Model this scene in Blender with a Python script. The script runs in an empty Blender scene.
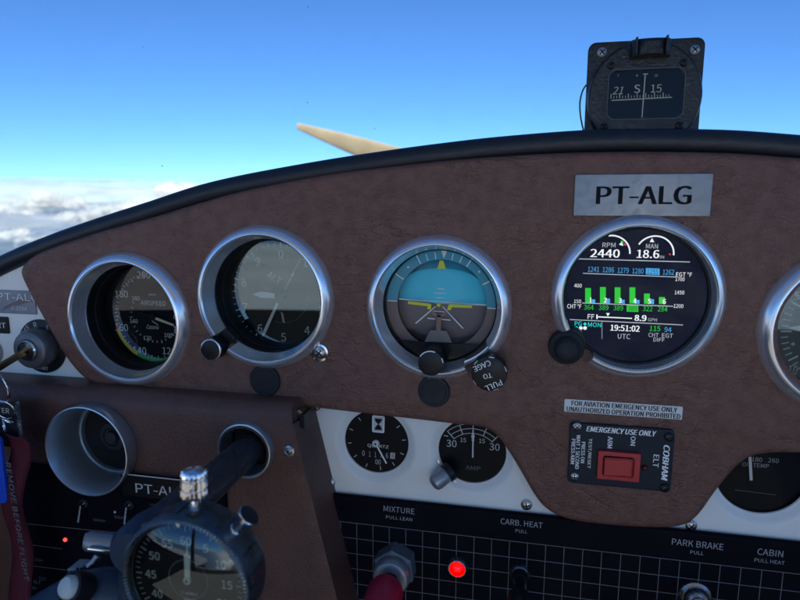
import bpy, bmesh, math, random
from mathutils import Vector, Matrix, noise
from math import radians, sin, cos, pi, sqrt, atan2, exp

# ------------------------------------------------------------------ camera, sky, sun, exposure
sc = bpy.context.scene
C = sc.collection
random.seed(7)
D = 0.41                                   # eye to panel distance in metres
YAW, PITCH, FPX = radians(12), radians(9.5), 600.0
cam = bpy.data.cameras.new('camera'); camo = bpy.data.objects.new('camera', cam); C.objects.link(camo)
cam.sensor_width = 36; cam.lens = 27
cam.clip_start = 0.01; cam.clip_end = 900000
camo.location = (0, -D, 0); camo.rotation_euler = (radians(90) - PITCH, 0, YAW)
cam.dof.use_dof = True; cam.dof.focus_distance = 0.43; cam.dof.aperture_fstop = 9
sc.camera = camo

SUN_EL, SUN_AZ = radians(29), radians(14)  # behind the viewer, a little to the right
w = bpy.data.worlds.new('World'); sc.world = w; w.use_nodes = True
nt = w.node_tree; bg = nt.nodes['Background']
sky = nt.nodes.new('ShaderNodeTexSky'); sky.sky_type = 'NISHITA'; sky.sun_disc = False
sky.sun_elevation = SUN_EL; sky.sun_rotation = radians(180) - SUN_AZ
sky.altitude = 2200; sky.air_density = 0.85; sky.dust_density = 0.0; sky.ozone_density = 10.0
nt.links.new(sky.outputs[0], bg.inputs[0]); bg.inputs[1].default_value = 0.10
sl = bpy.data.lights.new('sun', 'SUN'); sl.energy = 5.0; sl.angle = radians(0.5); sl.color = (1, .90, .76)
so = bpy.data.objects.new('sun', sl); C.objects.link(so)
sdir = Vector((sin(SUN_AZ) * cos(SUN_EL), -cos(SUN_AZ) * cos(SUN_EL), sin(SUN_EL)))   # towards the sun
so.rotation_euler = sdir.to_track_quat('Z', 'Y').to_euler(); so.location = (0, -1, 3)
sc.view_settings.view_transform = 'Standard'; sc.view_settings.look = 'None'
sc.view_settings.exposure = 0.76; sc.view_settings.gamma = 1; sc.view_settings.use_curve_mapping = False
sc.render.engine = 'CYCLES'
cy = sc.cycles
cy.use_denoising = True; cy.max_bounces = 12; cy.diffuse_bounces = 5; cy.glossy_bounces = 5
cy.transparent_max_bounces = 48; cy.transmission_bounces = 8
cy.sample_clamp_indirect = 6

# ------------------------------------------------------------------ measuring helpers
FW = Vector((-sin(YAW) * cos(PITCH), cos(YAW) * cos(PITCH), -sin(PITCH)))
RT = Vector((cos(YAW), sin(YAW), 0)); UP = RT.cross(FW)
EYE = Vector((0, -D, 0))

def W(x, y, Y):
    """where the line of sight through a photo point meets the plane at depth Y"""
    d = FW + RT * ((x - 400) / FPX) + UP * ((300 - y) / FPX)
    return EYE + d * ((Y + D) / d.y)

def SZ(x, y, Y, n=1.0):                    # n photo pixels, upright, in metres
    return abs(W(x, y - .5, Y).z - W(x, y + .5, Y).z) * n

def catmull(pts, n=8, closed=True):
    out = []; N = len(pts)
    for i in range(N if closed else N - 1):
        g = lambda k: Vector(pts[k % N] if closed else pts[max(0, min(N - 1, k))])
        p0, p1, p2, p3 = g(i - 1), g(i), g(i + 1), g(i + 2)
        for s in range(n):
            t = s / n
            out.append(0.5 * ((2 * p1) + (p2 - p0) * t + (2 * p0 - 5 * p1 + 4 * p2 - p3) * t * t + (3 * p1 - p0 - 3 * p2 + p3) * t ** 3))
    if not closed: out.append(Vector(pts[-1]))
    return out

# ------------------------------------------------------------------ materials
M = {}
def mat(name, col, rough=.5, metal=0., emit=None, estr=1., spec=None, coat=0., bump=None, vary=None, rvary=None, trans=0.):
    m = bpy.data.materials.new(name); m.use_nodes = True
    n = m.node_tree.nodes; l = m.node_tree.links; b = n['Principled BSDF']
    b.inputs['Base Color'].default_value = (*col, 1); b.inputs['Roughness'].default_value = rough
    b.inputs['Metallic'].default_value = metal
    if spec is not None: b.inputs['Specular IOR Level'].default_value = spec
    if coat: b.inputs['Coat Weight'].default_value = coat; b.inputs['Coat Roughness'].default_value = .12
    if emit: b.inputs['Emission Color'].default_value = (*emit, 1); b.inputs['Emission Strength'].default_value = estr
    tc = n.new('ShaderNodeTexCoord')
    if bump:                               # list of (kind, scale, strength)
        prev = None
        for kind, s, st, dist in bump:
            if kind == 'noise':
                t = n.new('ShaderNodeTexNoise'); t.inputs['Scale'].default_value = s; t.inputs['Detail'].default_value = 6; out = t.outputs[0]
                l.new(tc.outputs['Object'], t.inputs['Vector'])
            elif kind == 'crease':         # leather: warped cell borders
                wn = n.new('ShaderNodeTexNoise'); wn.inputs['Scale'].default_value = s * .55; wn.inputs['Detail'].default_value = 3
                l.new(tc.outputs['Object'], wn.inputs['Vector'])
                mx = n.new('ShaderNodeVectorMath'); mx.operation = 'MULTIPLY_ADD'
                mx.inputs[1].default_value = (2.0 / s,) * 3
                l.new(wn.outputs[1], mx.inputs[0]); l.new(tc.outputs['Object'], mx.inputs[2])
                t = n.new('ShaderNodeTexVoronoi'); t.feature = 'DISTANCE_TO_EDGE'; t.inputs['Scale'].default_value = s
                l.new(mx.outputs[0], t.inputs['Vector'])
                r = n.new('ShaderNodeMapRange'); r.inputs[1].default_value = 0; r.inputs[2].default_value = .16
                r.interpolation_type = 'SMOOTHSTEP'
                l.new(t.outputs['Distance'], r.inputs[0]); out = r.outputs[0]
            elif kind == 'ridge':          # long irregular wrinkles: the zero lines of a stretched noise
                mp = n.new('ShaderNodeMapping'); mp.inputs['Scale'].default_value = (.6, 1, 1); mp.inputs['Rotation'].default_value = (0, s * .013, 0)
                l.new(tc.outputs['Object'], mp.inputs[0])
                t = n.new('ShaderNodeTexNoise'); t.inputs['Scale'].default_value = s; t.inputs['Detail'].default_value = 3; t.inputs['Roughness'].default_value = .55
                t.inputs['Distortion'].default_value = .15
                l.new(mp.outputs[0], t.inputs['Vector'])
                q1 = n.new('ShaderNodeMath'); q1.operation = 'SUBTRACT'; q1.inputs[1].default_value = .5; l.new(t.outputs[0], q1.inputs[0])
                q2 = n.new('ShaderNodeMath'); q2.operation = 'ABSOLUTE'; l.new(q1.outputs[0], q2.inputs[0])
                r = n.new('ShaderNodeMapRange'); r.inputs[1].default_value = 0; r.inputs[2].default_value = .035; r.interpolation_type = 'SMOOTHSTEP'
                l.new(q2.outputs[0], r.inputs[0])
                t2 = n.new('ShaderNodeTexNoise'); t2.inputs['Scale'].default_value = s * .22; t2.inputs['Detail'].default_value = 2     # wrinkles come in patches
                l.new(tc.outputs['Object'], t2.inputs['Vector'])
                r2 = n.new('ShaderNodeMapRange'); r2.inputs[1].default_value = .40; r2.inputs[2].default_value = .62; r2.inputs[3].default_value = .15; r2.inputs[4].default_value = 1
                l.new(t2.outputs[0], r2.inputs[0])
                q3 = n.new('ShaderNodeMath'); q3.operation = 'MAXIMUM'; l.new(r.outputs[0], q3.inputs[0]); l.new(r2.outputs[0], q3.inputs[1]); out = q3.outputs[0]
            elif kind == 'wave':
                t = n.new('ShaderNodeTexWave'); t.inputs['Scale'].default_value = s; t.inputs['Distortion'].default_value = 1; out = t.outputs[1]
                l.new(tc.outputs['Object'], t.inputs['Vector'])
            bn = n.new('ShaderNodeBump'); bn.inputs['Strength'].default_value = st; bn.inputs['Distance'].default_value = dist
            l.new(out, bn.inputs['Height'])
            if prev: l.new(prev.outputs[0], bn.inputs['Normal'])
            prev = bn
        l.new(prev.outputs[0], b.inputs['Normal'])
    if vary:                               # (scale, second colour, contrast lo, hi)
        s, c2, lo, hi = vary
        t = n.new('ShaderNodeTexNoise'); t.inputs['Scale'].default_value = s; t.inputs['Detail'].default_value = 7
        l.new(tc.outputs['Object'], t.inputs['Vector'])
        r = n.new('ShaderNodeMapRange'); r.inputs[1].default_value = lo; r.inputs[2].default_value = hi
        l.new(t.outputs[0], r.inputs[0])
        mx = n.new('ShaderNodeMix'); mx.data_type = 'RGBA'
        mx.inputs[6].default_value = (*col, 1); mx.inputs[7].default_value = (*c2, 1)
        l.new(r.outputs[0], mx.inputs[0]); l.new(mx.outputs[2], b.inputs['Base Color'])
    if rvary:                              # (scale, lo rough, hi rough)
        s, lo, hi = rvary
        t = n.new('ShaderNodeTexNoise'); t.inputs['Scale'].default_value = s; t.inputs['Detail'].default_value = 8
        l.new(tc.outputs['Object'], t.inputs['Vector'])
        r = n.new('ShaderNodeMapRange'); r.inputs[1].default_value = .3; r.inputs[2].default_value = .7
        r.inputs[3].default_value = lo; r.inputs[4].default_value = hi
        l.new(t.outputs[0], r.inputs[0]); l.new(r.outputs[0], b.inputs['Roughness'])
    M[name] = m
    return m

def glassmat(name, tint, ior, rough=0.0, dirt=0.0, coat=(1, 1, 1)):
    m = bpy.data.materials.new(name); m.use_nodes = True
    n = m.node_tree.nodes; l = m.node_tree.links; n.remove(n['Principled BSDF'])
    tr = n.new('ShaderNodeBsdfTransparent'); tr.inputs[0].default_value = (*tint, 1)
    gl = n.new('ShaderNodeBsdfGlossy'); gl.inputs['Roughness'].default_value = rough; gl.inputs[0].default_value = (*coat, 1)
    fr = n.new('ShaderNodeFresnel'); fr.inputs[0].default_value = ior
    mx = n.new('ShaderNodeMixShader'); l.new(fr.outputs[0], mx.inputs[0]); l.new(tr.outputs[0], mx.inputs[1]); l.new(gl.outputs[0], mx.inputs[2])
    last = mx
    if dirt:                               # thin film of dust
        tc = n.new('ShaderNodeTexCoord'); t = n.new('ShaderNodeTexNoise'); t.inputs['Scale'].default_value = 55; t.inputs['Detail'].default_value = 9
        l.new(tc.outputs['Object'], t.inputs['Vector'])
        r = n.new('ShaderNodeMapRange'); r.inputs[1].default_value = .5; r.inputs[2].default_value = .8; r.inputs[3].default_value = 0; r.inputs[4].default_value = dirt
        l.new(t.outputs[0], r.inputs[0])
        df = n.new('ShaderNodeBsdfDiffuse'); df.inputs[0].default_value = (.6, .6, .58, 1)
        m2 = n.new('ShaderNodeMixShader'); l.new(r.outputs[0], m2.inputs[0]); l.new(mx.outputs[0], m2.inputs[1]); l.new(df.outputs[0], m2.inputs[2]); last = m2
    l.new(last.outputs[0], n['Material Output'].inputs[0])
    M[name] = m

LEATHER_BUMP = [('noise', 30, .45, .004), ('ridge', 60, .5, .0010), ('ridge', 115, .5, .0007), ('crease', 430, .45, .0004), ('noise', 420, .45, .0008), ('noise', 1100, .4, .0005)]
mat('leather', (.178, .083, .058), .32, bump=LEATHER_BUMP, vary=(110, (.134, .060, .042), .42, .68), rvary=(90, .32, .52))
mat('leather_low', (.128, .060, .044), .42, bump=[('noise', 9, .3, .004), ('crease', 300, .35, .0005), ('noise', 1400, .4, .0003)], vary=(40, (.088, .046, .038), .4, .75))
mat('black_vinyl', (.012, .017, .025), .4, bump=[('noise', 900, .4, .0005), ('noise', 60, .3, .003)], spec=0.45)
mat('deck_black', (.012, .012, .014), .8, spec=0.3)
mat('aluminium', (.88, .91, .94), .22, .8, rvary=(40, .19, .26))
mat('brushed', (.22, .225, .23), .34, .9, rvary=(300, .28, .44))
mat('chrome', (.82, .83, .84), .10, 1, rvary=(150, .06, .2))
mat('steel', (.55, .55, .54), .25, 1, rvary=(400, .18, .4))
mat('white_paint', (.86, .88, .82), .42, coat=.15, bump=[('noise', 260, .05, .0004)], vary=(25, (.78, .80, .75), .45, .75))
mat('housing', (.008, .009, .011), .45, spec=0.15)
mat('dial', (.006, .008, .010), .5, spec=0.08)
mat('ink', (.94, .94, .90), .6)
mat('ink_dim', (.62, .63, .60), .6)
mat('ink_cream', (.62, .58, .44), .6)
mat('ink_grey', (.16, .17, .185), .6)
mat('label_grey', (.38, .39, .40), .6)
mat('ink_black', (.008, .010, .015), .6, spec=.1)
mat('yellow', (.82, .78, .02), .5)
mat('arc_yellow', (.62, .5, .06), .5)
mat('arc_green', (.04, .36, .1), .5)
mat('arc_red', (.5, .03, .02), .5)
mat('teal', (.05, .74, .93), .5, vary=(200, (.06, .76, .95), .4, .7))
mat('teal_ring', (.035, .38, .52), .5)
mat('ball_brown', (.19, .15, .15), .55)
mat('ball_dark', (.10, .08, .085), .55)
mat('ring_brown', (.20, .14, .125), .55)
mat('symbol_brown', (.34, .18, .13), .55)
mat('symbol_base', (.25, .20, .19), .55)
mat('black_plastic', (.011, .012, .014), .36, bump=[('noise', 500, .1, .0003)], spec=0.3)
mat('black_soft', (.016, .019, .022), .55, vary=(60, (.03, .034, .038), .5, .8), spec=0.3)
mat('black_wrinkle', (.006, .007, .009), .32, bump=[('noise', 420, .55, .0008)], rvary=(150, .22, .5), spec=0.5)
mat('black_board', (.006, .006, .010), .48, bump=[('noise', 600, .1, .0003)], vary=(30, (.010, .010, .014), .45, .8), spec=0.04)
mat('plate_blue', (.012, .02, .03), .5, bump=[('noise', 700, .15, .0003)], spec=0.25)
mat('red_plastic', (.50, .028, .03), .38, bump=[('noise', 800, .1, .0002)])
mat('red_dark', (.10, .008, .014), .25)
mat('red_lamp', (.6, .02, .02), .25, emit=(1, .02, .03), estr=2.6)
mat('red_knob', (.42, .015, .05), .42)
mat('led_red', (.5, .02, .02), .3, emit=(1, .05, .04), estr=1.5)
mat('label_white', (.80, .82, .78), .5, vary=(60, (.72, .74, .70), .4, .8))
mat('grey_plate', (.25, .27, .31), .42, .35, vary=(90, (.20, .22, .26), .4, .7))
mat('grey_metal', (.33, .36, .38), .38, .6, rvary=(200, .3, .5))
mat('switch_grey', (.15, .16, .17), .4, .5, rvary=(200, .3, .5))
mat('frame_dark', (.07, .075, .085), .4)
mat('hex_grey', (.20, .23, .25), .42, .5)
mat('bronze', (.30, .22, .12), .34, 1, rvary=(300, .25, .5))
mat('ribbon_red', (.085, .004, .014), .8, bump=[('wave', 300, .3, .0004)])
mat('fob_black', (.02, .02, .022), .5, spec=0.3)
mat('blue_plastic', (.01, .08, .62), .4)
mat('yoke_blue', (.028, .05, .085), .42, bump=[('noise', 500, .15, .0003)], spec=0.3)
mat('button_white', (.55, .62, .62), .45)
mat('shaft', (.07, .085, .10), .3, .6, rvary=(260, .18, .5), bump=[('noise', 300, .08, .0003)], spec=0.3)
mat('vent_grey', (.52, .60, .65), .26, .85, rvary=(40, .28, .36))
mat('watch_case', (.10, .125, .14), .28, .8, rvary=(160, .18, .5), spec=0.3)
mat('lume', (.55, .62, .48), .6)
mat('screen_black', (.001, .002, .006), .4, emit=(.010, .016, .045), estr=.22, spec=0.05)
mat('s_white', (.1, .1, .1), .5, emit=(.92, .96, 1), estr=.56)
mat('s_cyan', (.02, .05, .1), .5, emit=(.06, .42, .90), estr=.5)
mat('s_aqua', (.02, .1, .1), .5, emit=(.0, .85, .85), estr=.5)
mat('s_green', (.02, .1, .02), .5, emit=(.01, .72, .02), estr=.42)
mat('s_red', (.1, .02, .02), .5, emit=(.9, .05, .05), estr=.5)
mat('s_line', (.1, .1, .1), .5, emit=(.55, .6, .66), estr=.45)
mat('s_black', (.0, .0, .0), .5)
mat('prop_wood', (.36, .285, .19), .5, vary=(20, (.30, .23, .15), .4, .7))
mat('headliner', (.80, .78, .74), .9)
mat('cabin_trim', (.012, .012, .012), .9, spec=.1)
mat('cabin_light', (.62, .56, .47), .9)
mat('added_seat_cloth', (.30, .28, .26), .95, bump=[('noise', 300, .4, .002)])
mat('rear_trim', (.12, .115, .11), .9)
mat('wire', (.10, .13, .05), .5)
mat('cream_paint', (.5, .5, .4), .5)
mat('speck', (.05, .04, .03), .8)
glassmat('glass', (.98, .99, .99), 2.35, coat=(.72, .95, 1))
glassmat('clear_glass', (.98, .99, .99), 1.25)
glassmat('screen_glass', (.99, .99, .99), 1.12)
glassmat('plain_glass', (.97, .98, .98), 1.5)
glassmat('crystal', (.97, .98, .98), 1.75, coat=(.75, .92, 1))
glassmat('red_lens', (.9, .03, .03), 1.5)
glassmat('windscreen', (.94, .995, 1.0), 1.15, 0.0, .02)

# ------------------------------------------------------------------ mesh builder
def wloc(o):
    v = Vector((0, 0, 0))
    while o is not None:
        v = v + o.location; o = o.parent
    return v

def thing(name, label, cat, loc, group=None):
    o = bpy.data.objects.new(name, None); C.objects.link(o); o.location = loc; o.empty_display_size = .01
    o['label'] = label; o['category'] = cat
    if group: o['group'] = group
    return o

def sans():                                # Blender's own bundled sans face, else its built-in default
    import os
    try: return bpy.data.fonts.load(os.path.join(bpy.utils.system_resource('DATAFILES'), 'fonts', 'Noto Sans CJK Regular.woff2'))
    except Exception: return None
SANS = sans()

class MB:
    def __init__(s): s.v = []; s.f = []; s.m = []; s.mats = []
    def mi(s, name):
        if name not in s.mats: s.mats.append(name)
        return s.mats.index(name)
    def add(s, verts, faces, m):
        b = len(s.v); s.v += [Vector(v) for v in verts]; k = s.mi(m)
        for f in faces: s.f.append([b + i for i in f]); s.m.append(k)
    def lathe(s, o, prof, m, seg=64, a0=0., a1=2 * pi, axis=(0, 1, 0), caps=False):
        """profile (r, t): radius r at distance t along the axis from o; default axis runs away from the viewer"""
        o = Vector(o); ax = Vector(axis).normalized()
        u = Vector((1, 0, 0)) if abs(ax.x) < .9 else Vector((0, 0, 1))
        u = (u - ax * u.dot(ax)).normalized(); v = u.cross(ax)
        if abs(ax.y - 1) < 1e-6: u, v = Vector((1, 0, 0)), Vector((0, 0, 1))
        full = abs(a1 - a0 - 2 * pi) < 1e-6
        n = seg if full else seg + 1; P = len(prof); vs = []
        for i in range(n):
            a = a0 + (a1 - a0) * i / seg
            d = u * cos(a) + v * sin(a)
            for r, t in prof: vs.append(o + d * r + ax * t)
        fs = []
        for i in range(seg):
            j = (i + 1) % n
            for k in range(P - 1): fs.append([i * P + k, j * P + k, j * P + k + 1, i * P + k + 1])
        if caps and not full:
            fs.append(list(range(P))); fs.append([(n - 1) * P + k for k in range(P)][::-1])
        s.add(vs, fs, m)
    def disc(s, o, r, m, seg=64, axis=(0, 1, 0)):
        o = Vector(o); vs = []
        ax = Vector(axis).normalized()
        u = Vector((1, 0, 0)) if abs(ax.x) < .9 else Vector((0, 0, 1))
        u = (u - ax * u.dot(ax)).normalized(); v = u.cross(ax)
        for i in range(seg):
            a = 2 * pi * i / seg; vs.append(o + (u * cos(a) + v * sin(a)) * r)
        s.add(vs, [list(range(seg))], m)
    def cyl(s, o, r, t0, t1, m, seg=48, axis=(0, 1, 0), bev=.0008):
        b = min(bev, r * .4, abs(t1 - t0) * .4)
        s.lathe(o, [(0.00001, t0), (r - b, t0), (r - b * .3, t0 + b * .3), (r, t0 + b), (r, t1 - b), (r - b, t1), (.00001, t1)], m, seg, axis=axis)
    def poly(s, pts, m, y0, y1=None):
        """flat shape in an upright plane; pts (x, z); with y1 it is a prism"""
        n = len(pts)
        if y1 is None: s.add([(p[0], y0, p[1]) for p in pts], [list(range(n))], m); return
        vs = [(p[0], y0, p[1]) for p in pts] + [(p[0], y1, p[1]) for p in pts]
        fs = [list(range(n)), list(range(n, 2 * n))[::-1]] + [[i, (i + 1) % n, n + (i + 1) % n, n + i] for i in range(n)]
        s.add(vs, fs, m)
    def line(s, a, b, wd, m, y, t=.0002):
        a = Vector(a); b = Vector(b); d = (b - a)
        if d.length < 1e-9: return
        p = Vector((-d.y, d.x)).normalized() * wd / 2
        s.poly([a + p, a - p, b - p, b + p], m, y, y + t)
    def arc(s, c, r0, r1, a0, a1, m, y, n=32):
        pts = [(c[0] + r1 * cos(a0 + (a1 - a0) * i / n), c[1] + r1 * sin(a0 + (a1 - a0) * i / n)) for i in range(n + 1)]
        pin = [(c[0] + r0 * cos(a0 + (a1 - a0) * i / n), c[1] + r0 * sin(a0 + (a1 - a0) * i / n)) for i in range(n + 1)]
        vs = [(p[0], y, p[1]) for p in pts + pin]; N = n + 1
        s.add(vs, [[i, i + 1, N + i + 1, N + i] for i in range(n)], m)
    def box(s, c, sz, m, rot=None):
        c = Vector(c); h = Vector(sz) / 2; R = rot or Matrix.Identity(3)
        vs = [c + R @ Vector((h.x * x, h.y * y, h.z * z)) for x in (-1, 1) for y in (-1, 1) for z in (-1, 1)]
        s.add(vs, [[0, 1, 3, 2], [4, 6, 7, 5], [0, 4, 5, 1], [2, 3, 7, 6], [0, 2, 6, 4], [1, 5, 7, 3]], m)
    def tube(s, pts, r, m, seg=16, cap=True, flat=1.0, closed=False):
        pts = [Vector(p) for p in pts]; n = len(pts); vs = []; up = Vector((0, 1, 0))
        rr = r if isinstance(r, (list, tuple)) else [r] * n
        for i, p in enumerate(pts):
            if closed: t = pts[(i + 1) % n] - pts[i - 1]
            else: t = pts[min(i + 1, n - 1)] - pts[max(i - 1, 0)]
            t.normalize()
            b = up if abs(t.dot(up)) < .95 else Vector((0, 0, 1))
            u = (b - t * b.dot(t)).normalized(); v = t.cross(u)
            for k in range(seg):
                a = 2 * pi * k / seg; vs.append(p + u * cos(a) * rr[i] * flat + v * sin(a) * rr[i])
        fs = [[i * seg + k, i * seg + (k + 1) % seg, ((i + 1) % n) * seg + (k + 1) % seg, ((i + 1) % n) * seg + k] for i in range(n if closed else n - 1) for k in range(seg)]
        if cap and not closed: fs += [list(range(seg))[::-1], [(n - 1) * seg + k for k in range(seg)]]
        s.add(vs, fs, m)
    def text(s, body, c, h, m, y, rot=0., width=None, bold=0., shear=0., sp=1.0):
        """lettering centred on c=(x,z), capital height h, facing the viewer"""
        cu = bpy.data.curves.new('t', 'FONT'); cu.body = body; cu.align_x = 'CENTER'; cu.align_y = 'CENTER'
        cu.resolution_u = 3
        if SANS: cu.font = SANS
        cu.shear = shear; cu.space_character = sp
        me = curve_mesh(cu)
        if not me.vertices: return
        xs = [v.co.x for v in me.vertices]; zs = [v.co.y for v in me.vertices]
        cx, cz = (min(xs) + max(xs)) / 2, (min(zs) + max(zs)) / 2
        k = h / (max(zs) - min(zs)); kx = k if width is None else width / (max(xs) - min(xs))
        ca, sa = cos(rot), sin(rot); vs = []
        for v in me.vertices:
            X, Z = (v.co.x - cx) * kx, (v.co.y - cz) * k
            vs.append((c[0] + X * ca - Z * sa, y, c[1] + X * sa + Z * ca))
        for q, dx in enumerate((0, bold * k * .7, -bold * k * .7) if bold else (0,)):
            s.add([(v[0] + dx * ca, v[1] - q * .00002, v[2] + dx * sa) for v in vs], [list(p.vertices) for p in me.polygons], m)
        bpy.data.meshes.remove(me)
    def tpx(s, body, px, py, hpx, m, y, wpx=None, rot=0., bold=0., shear=0., sp=1.0):
        """lettering at a photo position on the plane y"""
        c = W(px, py, y); wd = None if wpx is None else (W(px + wpx / 2, py, y) - W(px - wpx / 2, py, y)).x
        s.text(body, (c.x, c.z), SZ(px, py, y, hpx), m, y, rot, wd, bold, shear, sp)
    def lpx(s, a, b, wpx, m, y):
        A, B = W(*a, y), W(*b, y); s.line((A.x, A.z), (B.x, B.z), SZ(*a, y, wpx), m, y)
    def ppx(s, pts, m, y, y1=None):
        s.poly([(lambda q: (q.x, q.z))(W(*p, y)) for p in pts], m, y, y1)
    def build(s, name, parent=None, smooth=35, bevel=0, **props):
        me = bpy.data.meshes.new(name); off = wloc(parent)
        me.from_pydata([v - off for v in s.v], [], s.f)
        for k in s.mats: me.materials.append(M[k])
        me.polygons.foreach_set('material_index', s.m)
        bm = bmesh.new(); bm.from_mesh(me)
        bmesh.ops.remove_doubles(bm, verts=bm.verts, dist=1e-7)
        bm.normal_update(); bm.to_mesh(me); bm.free()
        if smooth:
            me.polygons.foreach_set('use_smooth', [True] * len(me.polygons)); me.set_sharp_from_angle(angle=radians(smooth))
        o = bpy.data.objects.new(name, me); C.objects.link(o); o.parent = parent
        if bevel:
            b = o.modifiers.new('bevel', 'BEVEL'); b.width = bevel; b.segments = 3; b.limit_method = 'ANGLE'; b.angle_limit = radians(50)
        for k, v in props.items(): o[k] = v
        return o

def curve_mesh(cu):
    ob = bpy.data.objects.new('tmp', cu); C.objects.link(ob)
    dg = bpy.context.evaluated_depsgraph_get(); dg.update()
    me = bpy.data.meshes.new_from_object(ob.evaluated_get(dg))
    bpy.data.objects.remove(ob); bpy.data.curves.remove(cu)
    return me

def slab(mb, outline, holes, front, back, m, rnd):
    """plate cut from an (x, z) outline with round holes (x, z, r) and rounded edges"""
    cu = bpy.data.curves.new('s', 'CURVE'); cu.dimensions = '2D'; cu.fill_mode = 'BOTH'
    cu.bevel_depth = rnd; cu.bevel_resolution = 4; cu.extrude = (back - front) / 2 - rnd; cu.offset = -rnd
    loops = [outline] + [[(hx + r * cos(2 * pi * i / 72), hz - r * sin(2 * pi * i / 72)) for i in range(72)] for hx, hz, r in holes]
    for lp in loops:
        sp = cu.splines.new('POLY'); sp.points.add(len(lp) - 1); sp.use_cyclic_u = True
        for p, q in zip(sp.points, lp): p.co = (q[0], q[1], 0, 1)
    me = curve_mesh(cu); mid = (front + back) / 2
    mb.add([(v.co.x, mid - v.co.z, v.co.y) for v in me.vertices], [list(p.vertices) for p in me.polygons], m)
    bpy.data.meshes.remove(me)

def rrect(x0, x1, z0, z1, r, n=6):
    out = []
    for cx, cz, a in ((x1 - r, z1 - r, 0), (x0 + r, z1 - r, pi / 2), (x0 + r, z0 + r, pi), (x1 - r, z0 + r, 1.5 * pi)):
        for i in range(n + 1): out.append((cx + r * cos(a + pi / 2 * i / n), cz + r * sin(a + pi / 2 * i / n)))
    return out

def screw(parent, px, py, Y, r, m='steel', name='screw', ang=.5, cross=True):
    c = W(px, py, Y); b = MB()
    b.lathe(c, [(r, 0), (r * .95, -r * .28), (r * .7, -r * .5), (r * .35, -r * .6), (.00001, -r * .62)], m, 24)
    for k in range(2 if cross else 1):
        a = ang + k * pi / 2; d = Vector((cos(a), sin(a))) * r * .62; q = Vector((c.x, c.z))
        b.line(q - d, q + d, r * .22, 'ink_black', c.y - r * .64)
    return b.build(name, parent)

def rot2(a, b):                            # angle of b seen from a in the (x, z) plane
    return atan2(b.z - a.z, b.x - a.x)

# ------------------------------------------------------------------ outside: sea, clouds, propeller
b = MB(); N = 96; R0 = [0, 300, 3000, 20000, 80000, 500000]
vs = [(0, 0, -2100)]; fs = []
for r in R0[1:]:
    for i in range(N): vs.append((r * cos(2 * pi * i / N), r * sin(2 * pi * i / N), -2100))
for i in range(N): fs.append([0, 1 + i, 1 + (i + 1) % N])
for k in range(len(R0) - 2):
    for i in range(N): fs.append([1 + k * N + i, 1 + (k + 1) * N + i, 1 + (k + 1) * N + (i + 1) % N, 1 + k * N + (i + 1) % N])
mat('sea', (.17, .23, .29), .3, spec=.6, vary=(.0004, (.14, .19, .25), .4, .7))
b.add(vs, fs, 'sea'); b.build('sea', smooth=0, kind='structure')

def cloud_material(name, alpha, lo, hi, scale):
    m = bpy.data.materials.new(name); m.use_nodes = True
    n = m.node_tree.nodes; l = m.node_tree.links; n.remove(n['Principled BSDF'])
    tc = n.new('ShaderNodeTexCoord'); t = n.new('ShaderNodeTexNoise'); t.inputs['Scale'].default_value = scale; t.inputs['Detail'].default_value = 7
    l.new(tc.outputs['Object'], t.inputs['Vector'])
    r = n.new('ShaderNodeMapRange'); r.interpolation_type = 'SMOOTHSTEP'
    r.inputs[1].default_value = lo; r.inputs[2].default_value = hi; r.inputs[3].default_value = 0; r.inputs[4].default_value = alpha
    l.new(t.outputs[0], r.inputs[0])
    df = n.new('ShaderNodeBsdfDiffuse'); df.inputs[0].default_value = (.86, .86, .86, 1)
    tl = n.new('ShaderNodeBsdfTranslucent'); tl.inputs[0].default_value = (.86, .86, .86, 1)
    m0 = n.new('ShaderNodeMixShader'); m0.inputs[0].default_value = .30; l.new(df.outputs[0], m0.inputs[1]); l.new(tl.outputs[0], m0.inputs[2])
    tr = n.new('ShaderNodeBsdfTransparent'); mx = n.new('ShaderNodeMixShader')
    l.new(r.outputs[0], mx.inputs[0]); l.new(tr.outputs[0], mx.inputs[1]); l.new(m0.outputs[0], mx.inputs[2]); l.new(mx.outputs[0], n['Material Output'].inputs[0])
    M[name] = m
cloud_material('cloud', .50, .26, .68, .0011); cloud_material('added_cloud_deck', .97, .0, .15, .0005); cloud_material('thin_cloud', .26, .30, .62, .0004)

def puff_cloud(b, px, py, Y, wpx, hpx, n, seed, m='cloud', flatz=1.0):
    rd = random.Random(seed); c = W(px, py, Y); k = SZ(px, py, Y)
    for i in range(n):
        u = rd.uniform(-1, 1); hgt = (1 - u * u) * hpx
        x = u * wpx * .5; r = rd.uniform(.22, .62) * hpx * (1 - .5 * abs(u)) + 1.0
        z = rd.uniform(0, 1) ** 1.3 * hgt * .7 - hpx * .25; dy = rd.uniform(-1, 1) * wpx * .35
        ic = bmesh.new(); bmesh.ops.create_icosphere(ic, subdivisions=4, radius=1)
        sd = Vector((rd.uniform(0, 99), rd.uniform(0, 99), rd.uniform(0, 99)))
        vv = []
        for q in ic.verts:
            p = q.co.normalized(); d = 1 + .34 * noise.fractal(p * 1.6 + sd, 1.0, 2.0, 3)
            fl = .55 if p.z < 0 else 1
            vv.append(c + Vector(((x + p.x * r * d * 1.35) * k, (dy + p.y * r * d) * k, (z + p.z * r * d * fl * flatz) * k)))
        b.add(vv, [[v.index for v in f.verts] for f in ic.faces], m); ic.free()

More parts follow.
